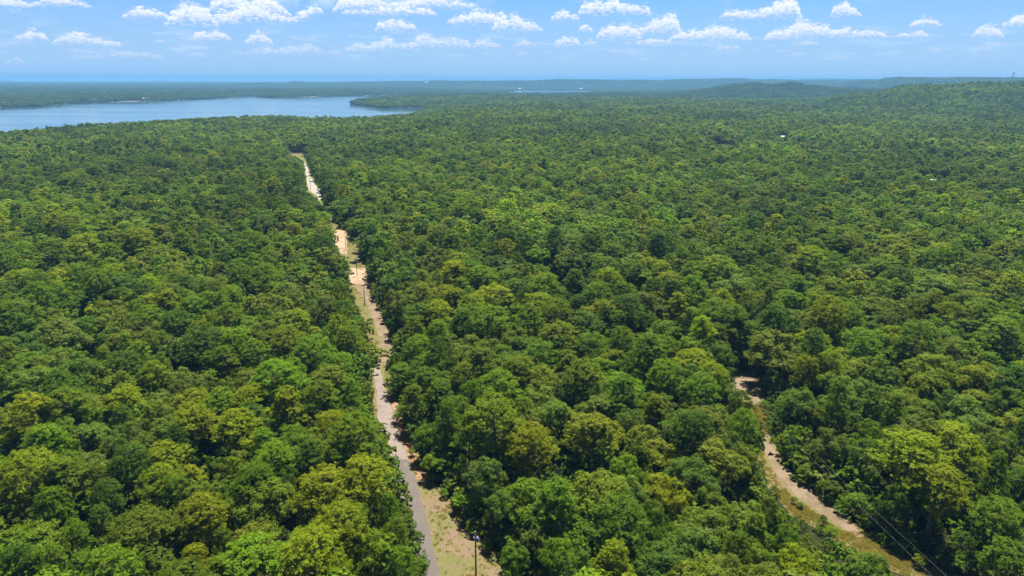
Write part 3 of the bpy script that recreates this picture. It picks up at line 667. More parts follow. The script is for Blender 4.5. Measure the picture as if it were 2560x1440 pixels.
def keep_mask(X, Y, rad_, pad=0.62):
    ok = np.ones(X.shape, bool); R = np.hypot(X, Y)
    nr_ = R < 1500
    for P in (RPOLY, TPOLY):
        d = np.full(X.shape, 1e9); d[nr_] = sdf(P, X[nr_], Y[nr_]); ok &= d > rad_ * pad
    for x, y, r in GW: ok &= np.hypot(X - x, Y - y) > r
    for (x, y), h in zip(HW, HOUSES):
        l = math.hypot(x, y); e = np.array([x, y]) / l; s = X * e[0] + Y * e[1] - l; t = X * e[1] - Y * e[0]
        ok &= ~((np.abs(t) < h[2] * 0.62) & (s > -h[2] * 0.6 - l * 0.007) & (s < h[3]))
    f = gpix(1798, 370); ok &= ~((np.abs(X - f[0]) < 26) & (Y > f[1] - 28) & (Y < f[1] + 18))
    f = gpix(740, 386); ok &= ~((np.abs(X - f[0]) < 13) & (np.abs(Y - f[1]) < 22))
    return ok


def stand(X, Y):                        # 0..1 share of pines, colour field
    a = wob(X, Y, 260.0, 3.3) * 0.32 + wob(X, Y, 70.0, 1.2) * 0.22
    return np.clip(0.42 + a, 0.05, 0.95)


def field(X, Y):
    return np.clip(1.0 + 0.20 * wob(X, Y, 330.0, 7.7) + 0.16 * wob(X, Y, 900.0, 4.2), 0.62, 1.45)


def pick_colours(X, Y, kinds, rs):
    f = wob(X, Y, 180.0, 5.1); f2 = wob(X, Y, 480.0, 0.7)
    res = np.empty(len(X), dtype='<U1')
    for i in range(len(X)):
        if kinds[i] == 'P': w_ = np.array([0.24 + 0.12 * f[i], 0.34, 0.30 - 0.1 * f[i], 0.14, 0.06]); c = 'YGMDO'
        else: w_ = np.array([0.26 + 0.1 * f2[i], 0.20, 0.16, 0.14 - 0.06 * f2[i], 0.08, 0.05 + 0.04 * f[i], 0.05, 0.10, 0.05]); c = 'OLMBKAYGD'
        w_ = np.clip(w_, 0.02, None); res[i] = c[rs.choice(len(c), p=w_ / w_.sum())]
    return res


def scatter(r0, r1, sp, amax, rs):
    """jittered grid of points in a ring sector"""
    x = np.arange(-r1, r1, sp); y = np.arange(0, r1, sp * 0.92); X, Y = np.meshgrid(x, y); X[1::2] += sp / 2
    X = (X + rs.uniform(-.36, .36, X.shape) * sp).ravel(); Y = (Y + rs.uniform(-.36, .36, Y.shape) * sp).ravel()
    R = np.hypot(X, Y); A = np.abs(np.arctan2(X, Y)); k = (R >= r0) & (R < r1) & (A < amax + 25.0 / np.maximum(R, 40)) & (Y > 0)
    return X[k], Y[k]


def land_ok(X, Y):
    ok = np.ones(X.shape, bool); R = np.hypot(X, Y) > 900
    if R.any():
        for P in (LAKE, POND):
            d = sdf(P, X[R], Y[R]); t = np.ones(X.shape, bool); t[R] = d > 4; ok &= t
    return ok


OPEN = [[c for c in ROADCUT if c[0] >= 582], [c for c in ROADCUT if 420 <= c[0] <= 500], [c for c in ROADCUT if c[0] <= 390]]      # between these stretches the trees close over the cut
PROADS = [np.array([(l, v) for v, l, r in q] + [(r, v) for v, l, r in q[::-1]], float) for q in OPEN]
PTRACKS = [np.array([(l, v) for v, l, r in q] + [(r, v) for v, l, r in q[::-1]], float) for q in ([c for c in TRACKCUT if c[0] <= 1000], [c for c in TRACKCUT if c[0] >= 1090])]


def sight_ok(X, Y, R, H, Z):
    """crowns must not reach over ground that is seen open from the air"""
    ok = np.ones(X.shape, bool)
    for f, w_ in ((0.80, 0.80), (0.55, 0.8), (1.3, 0.45)):
        q = proj(np.stack([X, Y, Z + H - R * f * (1 if f < 1 else 1.3)], -1)); rp = R * F / q[:, 2]
        for P in PROADS + PTRACKS: ok &= sdf(P, q[:, 0], q[:, 1]) > rp * w_
    return ok


# region A: within 1000 m
XA, YA = scatter(70, 1000, 8.3, rad(41), RS)
rA = 3.6 + 4.0 * RS.rand(len(XA)) ** 1.5
k = keep_mask(XA, YA, rA); XA, YA, rA = XA[k], YA[k], rA[k]
k = np.ones(len(XA), bool)
for x, y, r in T0:
    k &= np.hypot(XA - x, YA - y) > 0.56 * (rA + r)
XA, YA, rA = XA[k], YA[k], rA[k]
isP = RS.rand(len(XA)) < stand(XA, YA)
kA = np.where(isP, 'P', 'B'); cA = pick_colours(XA, YA, kA, RS)
hA = np.where(isP, 18.5, 15.0) * (0.72 + 0.28 * rA / 5.0) * RS.uniform(0.80, 1.18, len(XA))
k = sight_ok(XA, YA, rA, hA, height(XA, YA)) & ~((sdf(TPOLY, XA, YA) < 8.5) & (XA > np.interp(YA, TR[::-1, 1], TR[::-1, 0]))); XA, YA, rA, hA, kA, cA, isP = XA[k], YA[k], rA[k], hA[k], kA[k], cA[k], isP[k]
for x, y, r in GW[:8]:                    # taller stand behind the dark diagonal break
    hA *= np.where((np.hypot(XA - x, YA - y) < r + 9) & (np.hypot(XA, YA) > math.hypot(x, y)), 1.12, 1.0)
# the tall dark edge right of the right hand track
tr_ = sdf(TPOLY, XA, YA); hA *= np.where((tr_ < 30) & (XA > np.interp(YA, TR[::-1, 1], TR[::-1, 0])), 1.22, 1.0)
allt = ttrees + [(XA[i], YA[i], rA[i], hA[i], kA[i], cA[i], False) for i in range(len(XA))]
TX_ = np.array([t[0] for t in allt]); TY_ = np.array([t[1] for t in allt]); TZ_ = height(TX_, TY_)
TH = np.array([t[3] for t in allt]); TRd = np.array([t[2] for t in allt])
pj = proj(np.stack([TX_, TY_, TZ_ + TH - TRd * 0.8], -1))
size_px = TRd * F / pj[:, 2]
vis = (pj[:, 0] > -size_px * 0.6) & (pj[:, 0] < 2560 + size_px * 0.6) & (pj[:, 1] < 1440 + size_px * 0.5)
score = np.where(vis, size_px, 0) + np.array([200 if i < len(ttrees) and vis[i] and pj[i, 1] > 850 else 0 for i in range(len(allt))])
indiv = set()
for kd in 'PB':
    ids = [i for i in np.argsort(-score) if allt[i][4] == kd and score[i] > 0][:297]
    indiv |= set(ids)

used_labels = {}
roadc = np.array([[(l + r) / 2, v] for v, l, r in ROADCUT]); roadc = roadc[np.argsort(roadc[:, 1])]
trackc = np.array([[(l + r) / 2, v] for v, l, r in TRACKCUT])


ONES = 'zero one two three four five six seven eight nine ten eleven twelve thirteen fourteen fifteen sixteen seventeen eighteen nineteen'.split()
TENS = 'x x twenty thirty forty fifty sixty seventy eighty ninety'.split()


def words(n):
    n = int(max(0, min(100, n)))
    if n == 100: return 'hundred'
    return ONES[n] if n < 20 else TENS[n // 10] + ('-' + ONES[n % 10] if n % 10 else '')


def label_for(i, kd, c, yg):
    u, v, _ = pj[i]; rc_ = np.interp(v, roadc[:, 1], roadc[:, 0]); tc_ = np.interp(v, trackc[:, 1], trackc[:, 0]); s = size_px[i]
    if u < rc_: where = "edging the road's left" if rc_ - u < 50 + s else 'left of the road'
    elif u - rc_ < 55 + s: where = "edging the road's right"
    elif v > 900 and abs(u - tc_) < 60 + s: where = 'left beside the track' if u < tc_ else 'right beside the track'
    elif v > 900 and u > tc_: where = 'right of the track'
    else: where = 'right of the road'
    rm = TRd[i]
    sz = 'young' if yg else ('small' if rm < 3.9 else 'large' if rm > 5.2 else 'medium')
    kn = 'pine' if kd == 'P' else 'broadleaf'
    pu, pv_ = min(99.9, max(0, u / 25.6)), min(99.9, max(0, v / 14.4))
    for a_, b_ in ((0, 0), (0, 1), (1, 0), (0, -1), (-1, 0), (1, 1), (-1, -1)):
        lb = '%s %s %s %s, %s percent across and %s percent down' % (sz, CNAME[c], kn, where, words(round(pu) + a_), words(round(pv_) + b_))
        if lb not in used_labels: break
    used_labels[lb] = 1
    return lb


protoP = []; protoB = []
for s in range(NV):
    for lst, src, nm, cn in ((protoP, near_p, 'pine_tree', 'P'), (protoB, near_b, 'broadleaf_tree', 'B')): lst.append(src[s])
for n_, i in enumerate(sorted(indiv)):
    x, y, r, H, kd, c, yg = allt[i]
    kind_list = protoP if kd == 'P' else protoB
    cm, tm = kind_list[RS.randint(NV)]
    root = bpy.data.objects.new('pine_tree' if kd == 'P' else 'broadleaf_tree', None); COL.objects.link(root)
    R0, H0 = (5.0, 19.0) if kd == 'P' else (5.4, 15.0)
    sxy = r / R0 * (1.06 if kd == 'P' else 1.02); sz = H / H0
    root.location = (x, y, TZ_[i] - 0.15); root.rotation_euler = (RS.uniform(-.05, .05), RS.uniform(-.05, .05), RS.uniform(0, 6.28)); root.scale = (sxy, sxy * RS.uniform(0.92, 1.08), sz)
    cr = bpy.data.objects.new('crown', cm); COL.objects.link(cr); cr.parent = root; cr.color = tint(c, RS)
    tk = bpy.data.objects.new('trunk', tm); COL.objects.link(tk); tk.parent = root
    tag(root, label_for(i, kd, c, yg), 'pine tree' if kd == 'P' else 'leafy tree', 'pine trees of the near forest' if kd == 'P' else 'leafy trees of the near forest')

# ---------------------------------------------------------------- the rest of the forest: two masses and the undergrowth
LIB = {}


def lib_obj(name, me_):
    o = bpy.data.objects.new(name, me_); return o


def make_lib(cname, objs):
    c = bpy.data.collections.new(cname)
    for o in objs: c.objects.link(o)
    return c


def stuff_object(name, lib, P, rot, scl, idx_, tints, label, cat):
    me_ = bpy.data.meshes.new(name); me_.vertices.add(len(P)); me_.vertices.foreach_set('co', np.asarray(P, np.float32).ravel())
    for an, ty, arr, key in (('rot', 'FLOAT_VECTOR', rot, 'vector'), ('scl', 'FLOAT_VECTOR', scl, 'vector'), ('idx', 'INT', idx_, 'value'), ('tint', 'FLOAT_COLOR', tints, 'color')):
        at = me_.attributes.new(an, ty, 'POINT'); at.data.foreach_set(key, np.asarray(arr, np.int32 if ty == 'INT' else np.float32).ravel())
    me_.update()
    o = bpy.data.objects.new(name, me_); COL.objects.link(o)
    ng = bpy.data.node_groups.new(name + '_scatter', 'GeometryNodeTree')
    ng.interface.new_socket('Geometry', in_out='INPUT', socket_type='NodeSocketGeometry'); ng.interface.new_socket('Geometry', in_out='OUTPUT', socket_type='NodeSocketGeometry')
    N = ng.nodes; L = ng.links
    gi, go = N.new('NodeGroupInput'), N.new('NodeGroupOutput'); ip = N.new('GeometryNodeInstanceOnPoints'); ci = N.new('GeometryNodeCollectionInfo')
    ci.inputs['Collection'].default_value = lib; ci.inputs['Separate Children'].default_value = True; ci.inputs['Reset Children'].default_value = True
    def na_(nm, ty):
        a = N.new('GeometryNodeInputNamedAttribute'); a.data_type = ty; a.inputs['Name'].default_value = nm; return a.outputs['Attribute']
    L.new(gi.outputs[0], ip.inputs['Points']); L.new(ci.outputs[0], ip.inputs['Instance']); ip.inputs['Pick Instance'].default_value = True
    L.new(na_('idx', 'INT'), ip.inputs['Instance Index'])
    er = N.new('FunctionNodeEulerToRotation'); L.new(na_('rot', 'FLOAT_VECTOR'), er.inputs[0]); L.new(er.outputs[0], ip.inputs['Rotation'])
    L.new(na_('scl', 'FLOAT_VECTOR'), ip.inputs['Scale']); L.new(ip.outputs[0], go.inputs[0])
    md = o.modifiers.new('scatter', 'NODES'); md.node_group = ng
    tag(o, label, cat, kind='stuff'); return o


def join_trunk(V, Q, H, R, pine):
    """crown cards plus a plain tapered trunk, one mesh with two materials"""
    n = 5; r0 = 0.26; ring = np.arange(n) * 2 * np.pi / n; tp = H * (0.9 if pine else 0.6)
    tv = np.concatenate([np.stack([r0 * np.cos(ring), r0 * np.sin(ring), 0 * ring], -1), np.stack([0.08 * np.cos(ring), 0.08 * np.sin(ring), 0 * ring + tp], -1)])
    tq = np.array([[q, (q + 1) % n, n + (q + 1) % n, n + q] for q in range(n)]) + len(V)
    return np.vstack([V, tv]), np.vstack([Q, tq]), np.concatenate([np.zeros(len(Q)), np.ones(len(tq))])


libP, libB = [], []
NMID, NFAR = 6, 5
for s in range(NMID):
    (V, Q), _ = crown_pine(300 + s, 5.0, 19.0, 34, 360, 2200, 0.42); V, Q, mi = join_trunk(V, Q, 19, 5, True); libP.append(lib_obj('a%02d' % s, mesh_np('mid_pine', V, Q, [M_LEAFI, M_PBARK], midx=mi)))
    (V, Q), _ = crown_broad(400 + s, 5.4, 15.0, 26, 340, 2200, 0.43); V, Q, mi = join_trunk(V, Q, 15, 5, False); libB.append(lib_obj('a%02d' % s, mesh_np('mid_broadleaf', V, Q, [M_LEAFI, M_BARK], midx=mi)))
for s in range(NFAR):
    (V, Q), _ = crown_pine(500 + s, 5.0, 19.0, 22, 120, 420, 0.95); libP.append(lib_obj('b%02d' % s, mesh_np('far_pine', V, Q, [M_LEAFI])))
    (V, Q), _ = crown_broad(600 + s, 5.4, 15.0, 18, 110, 420, 1.0); libB.append(lib_obj('b%02d' % s, mesh_np('far_broadleaf', V, Q, [M_LEAFI])))
colP, colB = make_lib('pine_shapes', libP), make_lib('broadleaf_shapes', libB)

rest = [i for i in range(len(allt)) if i not in indiv]
RX, RY, RZ = TX_[rest], TY_[rest], TZ_[rest]; RR_, RH = TRd[rest], TH[rest]; RK = np.array([allt[i][4] for i in rest]); RC = np.array([allt[i][5] for i in rest])
# region B: 1 km to 3.6 km
XB, YB = scatter(1000, 3600, 9.6, rad(39), RS)
k = land_ok(XB, YB) & keep_mask(XB, YB, np.full(len(XB), 4.0)); XB, YB = XB[k], YB[k]
kB = np.where(RS.rand(len(XB)) < stand(XB, YB), 'P', 'B'); cB = pick_colours(XB, YB, kB, RS); rB = 4.2 + 4.6 * RS.rand(len(XB)) ** 1.5; hB = np.where(kB == 'P', 18.0, 15.0) * RS.uniform(0.68, 1.28, len(XB))
GX, GY = np.concatenate([RX, XB]), np.concatenate([RY, YB]); GZ = np.concatenate([RZ, height(XB, YB)]); GR, GH = np.concatenate([RR_, rB]), np.concatenate([RH, hB])
GK, GC = np.concatenate([RK, kB]), np.concatenate([RC, cB])
# trees are lower where the view must reach a far roof or road
for (x, y), wdt, dist in [(HW[0], 14, 150), (HW[1], 14, 100), (gpix(1798, 370), 26, 160), (gpix(785, 470), 9, 60), (gpix(768, 430), 7, 80), (gpix(742, 387), 12, 120), (gpix(855, 600), 7, 35)]:
    l = math.hypot(x, y); e = (x / l, y / l); s = GX * e[0] + GY * e[1] - l; t = GX * e[1] - GY * e[0]
    GH = np.where((np.abs(t) < wdt) & (s < 5) & (s > -dist), GH * 0.42, GH)
GD = np.hypot(GX, GY); vib = np.array([tint(c, RS, 0.22) for c in GC]); vib[:, :3] *= field(GX, GY)[:, None]
for kd, cl, R0, H0, nm, lb, ct in (('P', colP, 5.0, 19.0, 'pine_forest', 'pines of the farther forest, reaching back to the lake and hills', 'pine forest'), ('B', colB, 5.4, 15.0, 'broadleaf_forest', 'leafy trees of the farther forest, mixed among the pines', 'leafy forest')):
    k = GK == kd; n = k.sum(); rs = np.random.RandomState(3)
    fid = np.where(GD[k] < 900, rs.randint(0, NMID, n), NMID + rs.randint(0, NFAR, n))
    rot = np.stack([rs.uniform(-.05, .05, n), rs.uniform(-.05, .05, n), rs.uniform(0, 6.28, n)], -1)
    sx = GR[k] / R0 * 1.06; sc_ = np.stack([sx, sx * rs.uniform(.9, 1.1, n), GH[k] / H0], -1)
    stuff_object(nm, cl, np.stack([GX[k], GY[k], GZ[k] - 0.3], -1), rot, sc_, fid, vib[k], lb, ct)

# region C: patches of distant woodland out to the horizon
def patch(seed, side, n, cards_n, size):
    rs = np.random.RandomState(seed); Vs, Qs = [], []; o = 0
    g = int(math.sqrt(n)); 
    for i in range(g):
        for j in range(g):
            x = (i + 0.5 + rs.uniform(-.4, .4)) / g * side - side / 2; y = (j + 0.5 + rs.uniform(-.4, .4)) / g * side - side / 2
            R = rs.uniform(5.0, 8.5); H = rs.uniform(9, 17.5); d = rdirs(rs, cards_n, -0.1)
            P = np.array([x, y, H - R * 0.8]) + d * np.array([R, R, R * 0.8]) * rs.uniform(0.75, 1.05, cards_n)[:, None]
            (V, Q) = cards(rs, P, d + rs.normal(size=d.shape) * 0.35, size, 0.75); Vs.append(V); Qs.append(Q + o); o += len(V)
    return mesh_np('woodland_patch', np.vstack(Vs), np.vstack(Qs), [M_LEAFI])


NPT = 5
patches = [lib_obj('p%02d' % s, patch(700 + s, 80.0, 60, 26, 2.6)) for s in range(NPT)]
colC = make_lib('woodland_patches', patches)
P_, R_, S_, I_, T_ = [], [], [], [], []
for r0, r1, sp in ((3550, 7500, 74.0), (7500, 15000, 148.0), (15000, 19600, 300.0)):
    X, Y = scatter(r0, r1, sp, rad(39), RS); k = np.ones(len(X), bool)
    for Pp in (LAKE, POND): k &= sdf(Pp, X, Y) > 12
    for (x, y), h in zip(HW, HOUSES):
        if math.hypot(x, y) > 3300: k &= ~((np.abs(X - x) < h[2] + 20) & (Y < y + 30) & (Y > y - 160))
    X, Y = X[k], Y[k]; Z = height(X, Y); e = sp / 2
    gx = (height(X + e, Y) - height(X - e, Y)) / sp; gy = (height(X, Y + e) - height(X, Y - e)) / sp
    P_.append(np.stack([X, Y, Z - 1.0], -1)); R_.append(np.stack([np.arctan(gy), -np.arctan(gx), RS.randint(0, 4, len(X)) * 0.0], -1))
    m = sp / 74.0; S_.append(np.stack([np.full(len(X), m)] * 2 + [np.full(len(X), 1.0)], -1)); I_.append(RS.randint(0, NPT, len(X)))
    cc = pick_colours(X, Y, np.where(RS.rand(len(X)) < 0.5, 'P', 'B'), RS); base = np.array([0.052, 0.080, 0.016, 1.0])
    T_.append((0.45 * np.array([tint(c, RS, 0.1) for c in cc]) + 0.55 * base) * 0.80)
stuff_object('distant_woodland', colC, np.vstack(P_), np.vstack(R_), np.vstack(S_), np.concatenate(I_), np.vstack(T_), 'hazy woodland covering the far shore and the hills', 'woodland')

# undergrowth: low bushes between the trees and along the cleared edges
libU = []
for s in range(4):
    (V, Q), _ = crown_broad(800 + s, 1.7, 3.0, 16, 110, 900, 0.17); libU.append(lib_obj('u%02d' % s, mesh_np('bush', V, Q, [M_LEAFI])))
colU = make_lib('bush_shapes', libU)
X, Y = scatter(90, 620, 4.6, rad(42), RS); k = keep_mask(X, Y, np.full(len(X), 1.6), 0.9)
for x, y, r in GW: k |= (np.hypot(X - x, Y - y) < r)
X, Y = X[k], Y[k]; sc0 = 0.8 + 2.3 * RS.rand(len(X)) ** 1.3
for gi_, (x, y, r) in enumerate(GW): sc0 = np.where(np.hypot(X - x, Y - y) < r + 1.5, np.minimum(sc0, 0.8 if gi_ < 8 else 1.3), sc0)
ex, ey, es = [], [], []
for (L_, sgn) in ((RL, -1), (RR, 1), (TL, -1), (TR, 1)):
    seg = np.hypot(*np.diff(L_, axis=0).T)
    for i in range(len(seg)):
        for q in range(int(seg[i] / 0.7)):
            t = RS.rand(); p = L_[i] * (1 - t) + L_[i + 1] * t; ex.append(p[0] + sgn * (0.2 + 8.5 * RS.rand() ** 1.4)); ey.append(p[1] + RS.uniform(-1, 1)); es.append(RS.uniform(0.25, 0.95) if RS.rand() < 0.8 else RS.uniform(0.9, 1.5))
X, Y, sc0 = np.concatenate([X, ex]), np.concatenate([Y, ey]), np.concatenate([sc0, es]); n = len(X)
k = np.hypot(X, Y) < 1000; Zb = height(X, Y)
for f in (0.8, 2.4):
    q = proj(np.stack([X, Y, Zb + f * sc0], -1)); rp = 1.7 * sc0 * F / q[:, 2]
    for P in PROADS + PTRACKS: k &= sdf(P, q[:, 0], q[:, 1]) > rp * (0.35 if f < 1 else 0.1) - np.where(sc0 < 0.95, rp * 0.9 + 4, 0)
X, Y, sc0 = X[k], Y[k], sc0[k]; n = len(X)
tt = np.array([tint('GMOBDL'[RS.randint(6)], RS) for _ in range(n)])
stuff_object('undergrowth', colU, np.stack([X, Y, height(X, Y) - 0.2], -1), np.stack([np.zeros(n), np.zeros(n), RS.uniform(0, 6.28, n)], -1), np.stack([sc0 * RS.uniform(.8, 1.2, n), sc0, sc0 * RS.uniform(.7, 1.3, n)], -1), RS.randint(0, 4, n), tt, 'low bushes and saplings filling the gaps under the trees', 'undergrowth')

# weeds and grass tufts on the cleared strips
def tuft(seed, n, h):
    rs = np.random.RandomState(seed); P = np.stack([rs.normal(0, .22, n), rs.normal(0, .22, n), np.full(n, h * 0.45)], -1)
    a = rs.uniform(0, 6.28, n); N = np.stack([np.cos(a), np.sin(a), rs.uniform(-.2, .6, n)], -1)
    d = unit(np.stack([rs.normal(0, .35, n), rs.normal(0, .35, n), np.ones(n)], -1)); s = unit(np.cross(N, d)); a2 = (h * rs.uniform(.35, .6, n))[:, None]
    V = np.stack([P + d * a2, P + s * 0.045, P - d * a2, P - s * 0.045], 1).reshape(-1, 3); return mesh_np('tuft', V, np.arange(n * 4).reshape(n, 4), [M_LEAFI])


colG = make_lib('tuft_shapes', [lib_obj('g%d' % s, tuft(900 + s, 26, 0.32)) for s in range(3)])
gx, gy = [], []
for poly, cnt in ((RPOLY, 26000), (TPOLY, 9000)):
    lo, hi = poly.min(0), poly.max(0); hi = np.minimum(hi, [400, 480]); c = 0
    X = RS.uniform(lo[0], hi[0], cnt * 6); Y = RS.uniform(lo[1], hi[1], cnt * 6); k = inside(poly, X, Y) & ((wob(X, Y, 26.0, 1.0) + wob(X, Y, 9.0, 2.0) * 0.7 > 0.35) | (RS.rand(len(X)) < 0.25)); gx.append(X[k][:cnt]); gy.append(Y[k][:cnt])
X, Y = np.concatenate(gx), np.concatenate(gy)
rd = np.zeros(len(X), bool)
for rows in (ROAD, [(1152, 981, 1019), (1080, 950, 998), (1010, 942, 974), (905, 934, 952)], [(905, 948, 964), (860, 950, 980), (800, 932, 962), (740, 908, 938), (700, 870, 918), (640, 848, 868), (576, 838, 868)], [(1095, 1905, 1918), (1160, 1918, 1958), (1240, 1978, 2044), (1330, 2110, 2150)], [(940, 1832, 1884), (975, 1822, 1906), (1012, 1872, 1900)]):
    Pp = np.vstack([[gpix(l, v) for v, l, r in rows], [gpix(r, v) for v, l, r in rows][::-1]]); rd |= sdf(Pp, X, Y) < 0.25
X, Y = X[~rd], Y[~rd]; n = len(X)
tg = np.array([(0.34, 0.265, 0.125, 1), (0.22, 0.215, 0.07, 1), (0.32, 0.245, 0.14, 1), (0.27, 0.235, 0.09, 1), (0.38, 0.30, 0.17, 1)])[RS.randint(0, 5, n)]
s_ = RS.uniform(0.5, 1.5, n)
stuff_object('grass', colG, np.stack([X, Y, height(X, Y) + 0.04], -1), np.stack([np.zeros(n), np.zeros(n), RS.uniform(0, 6.28, n)], -1), np.stack([s_, s_, s_], -1), RS.randint(0, 3, n), tg, 'dry and green grass tufts growing on the cleared strips', 'grass')

# ---------------------------------------------------------------- poles, wires and other small things
M_POLE = pbr('creosote_wood', (0.085, 0.055, 0.038), 0.9, var=0.3, scale=5)
M_METAL = pbr('grey_metal', (0.42, 0.46, 0.52), 0.45, 0.6, 0.1)
M_BLUEM = pbr('blue_grey_metal', (0.14, 0.19, 0.34), 0.45, 0.2, 0.1)
M_CER = pbr('white_ceramic', (0.80, 0.80, 0.78), 0.3, 0.0, 0.05)
M_WIRE = pbr('aluminium_wire', (0.25, 0.25, 0.26), 0.5, 0.5, 0.05)


def utility_pole(u, v, H, label, transformer=False, crossarm=True, rz=0.0):
    g = gpix(u, v); z = float(height(np.array([g[0]]), np.array([g[1]]))[0])
    root = empty('utility_pole', (g[0], g[1], z), rz); tag(root, label, 'utility pole', 'utility poles')
    MB().tube([(0, 0, -0.6), (0, 0, H * 0.5), (0, 0, H)], [0.19, 0.165, 0.13], 10).build('pole', M_POLE, root, True)
    if crossarm:
        MB().box((0, 0.17, H - 0.55), (2.4, 0.12, 0.14)).build('crossarm', M_POLE, root)
        xs = (-1.05, 1.05, 0.35)
    else: xs = (0.0,)
    for x in xs:
        zz = H - 0.48 if crossarm else H
        MB().tube([(x, 0.17 if crossarm else 0, zz), (x, 0.17 if crossarm else 0, zz + 0.10), (x, 0.17 if crossarm else 0, zz + 0.13), (x, 0.17 if crossarm else 0, zz + 0.24), (x, 0.17 if crossarm else 0, zz + 0.28)], [0.03, 0.03, 0.10, 0.08, 0.03], 8).build('insulator', M_CER, root, True)
    if transformer:
        MB().tube([(0.42, 0, H - 2.3), (0.42, 0, H - 2.25), (0.42, 0, H - 1.35), (0.42, 0, H - 1.25)], [0.24, 0.29, 0.29, 0.14], 14).build('transformer', M_BLUEM, root, True)
        MB().tube([(0.42, 0, H - 1.26), (0.42, 0, H - 1.1), (0.42, 0, H - 0.95)], [0.06, 0.09, 0.03], 8).build('bushing', M_CER, root, True)
        MB().box((0.2, 0, H - 1.6), (0.3, 0.1, 0.1)).box((0.2, 0, H - 2.05), (0.3, 0.1, 0.1)).build('bracket', M_METAL, root)
        MB().tube([(-0.32, 0, H - 1.6), (-0.32, 0, H - 1.15)], [0.07, 0.06], 8).box((-0.18, 0, H - 1.4), (0.28, 0.06, 0.06)).build('fuse_cutout', M_CER, root)
    return root


utility_pole(1190, 1447, 11.5, 'dark wooden pole with blue transformer, the closest one beside the paved road', True, False)
utility_pole(912, 763, 9.8, 'plain brown pole in the dry grass just below the sand patch', False, False)
utility_pole(893, 690, 10.2, 'plain brown pole standing in the pale sand patch', False, False)
utility_pole(865, 626, 10.2, 'plain brown pole beside the orange sand mound', False, False)
utility_pole(766, 473, 11.0, 'left one of two poles beside the far gravel road', False, True)
utility_pole(776.5, 475, 11.2, 'right one of two poles beside the far gravel road', False, True)
tp = gpix(1809, 990); utility_pole(1809, 990, 9.5, 'pole with white insulators at the dirt turnaround', False, True, 0.9)


def wire(p0, p1, sag, r, label):
    p0, p1 = Vector(p0), Vector(p1); pts = []; n = 26
    for i in range(n + 1):
        t = i / n; p = p0.lerp(p1, t); p.z -= sag * 4 * t * (1 - t); pts.append(tuple(p))
    o = MB().tube(pts, [r] * (n + 1), 5).build('power_line', M_WIRE, None, True); tag(o, label, 'power line', 'power lines over the grassy track'); return o


tz = float(height(np.array([tp[0]]), np.array([tp[1]]))[0])
pe1 = ray_z(2330, 1407, 7.0); pe2 = ray_z(2306, 1412, 7.0)
for k_, (pe, off, lb) in enumerate(((pe1, 0.9, 'thin overhead wire along the right hand track, the right one of the pair'), (pe2, -0.9, 'thin overhead wire along the right hand track, the left one of the pair'))):
    d = (pe - tp); e2 = tp + d * 1.35
    wire((tp[0] + off * 0.62, tp[1] + off * 0.78 + 0.1, tz + 9.3), (e2[0], e2[1], 7.0), 1.0, 0.009, lb)

# houses
M_WROOF = pbr('white_metal_roof', (0.44, 0.45, 0.46), 0.45, 0.0, 0.06); M_WWALL = pbr('cream_siding', (0.62, 0.57, 0.48), 0.8); M_TROOF = pbr('tan_shingle', (0.45, 0.38, 0.30), 0.85)
M_SHED = pbr('blue_grey_siding', (0.22, 0.28, 0.36), 0.7); M_GLASS = pbr('dark_window_glass', (0.03, 0.04, 0.05), 0.15, 0.0, 0.1); M_DOOR = pbr('brown_door', (0.20, 0.12, 0.08), 0.6)


def house(i, h):
    u, v, w_, d_, rz, lb, ty = h; g = HW[i]; z = float(height(np.array([g[0]]), np.array([g[1]]))[0])
    z = max(z, WATER + 0.5)
    far = math.hypot(*g) > 3000; eh = 3.2 if not far else 6.0; rh = eh + (1.7 if not far else 4.0)
    ang = rz - math.atan2(g[0], g[1])
    root = empty('house', (g[0], g[1], z), ang); tag(root, lb, 'house', 'distant houses')
    x, y = w_ / 2, d_ / 2
    wall = M_SHED if ty == 'S' else M_WWALL; roof = M_WROOF if ty != 'T' else M_TROOF
    mb = MB().box((0, 0, eh / 2 - 0.5), (w_, d_, eh + 1)); mb.poly([(-x, -y, eh), (-x, y, eh), (-x, 0, rh)]); mb.poly([(x, -y, eh), (x, 0, rh), (x, y, eh)]); mb.build('wall', wall, root)
    o = 0.6; r_ = MB()
    for s in (-1, 1):
        r_.poly([(-x - o, s * (y + o), eh - 0.15), (x + o, s * (y + o), eh - 0.15), (x + o, 0, rh + 0.12), (-x - o, 0, rh + 0.12)]); r_.poly([(-x - o, s * (y + o), eh - 0.30), (x + o, s * (y + o), eh - 0.30), (x + o, 0, rh), (-x - o, 0, rh)])
        r_.poly([(-x - o, s * (y + o), eh - 0.30), (x + o, s * (y + o), eh - 0.30), (x + o, s * (y + o), eh - 0.15), (-x - o, s * (y + o), eh - 0.15)])
    r_.build('roof', roof, root)
    for wx in (-0.32, 0.3): MB().box((wx * w_, -y - 0.02, eh * 0.55), (w_ * 0.12, 0.08, eh * 0.35)).build('window', M_GLASS, root)
    MB().box((0, -y - 0.02, eh * 0.35), (1.2 if not far else 2.5, 0.08, eh * 0.66)).build('door', M_DOOR, root)


for i, h in enumerate(HOUSES): house(i, h)

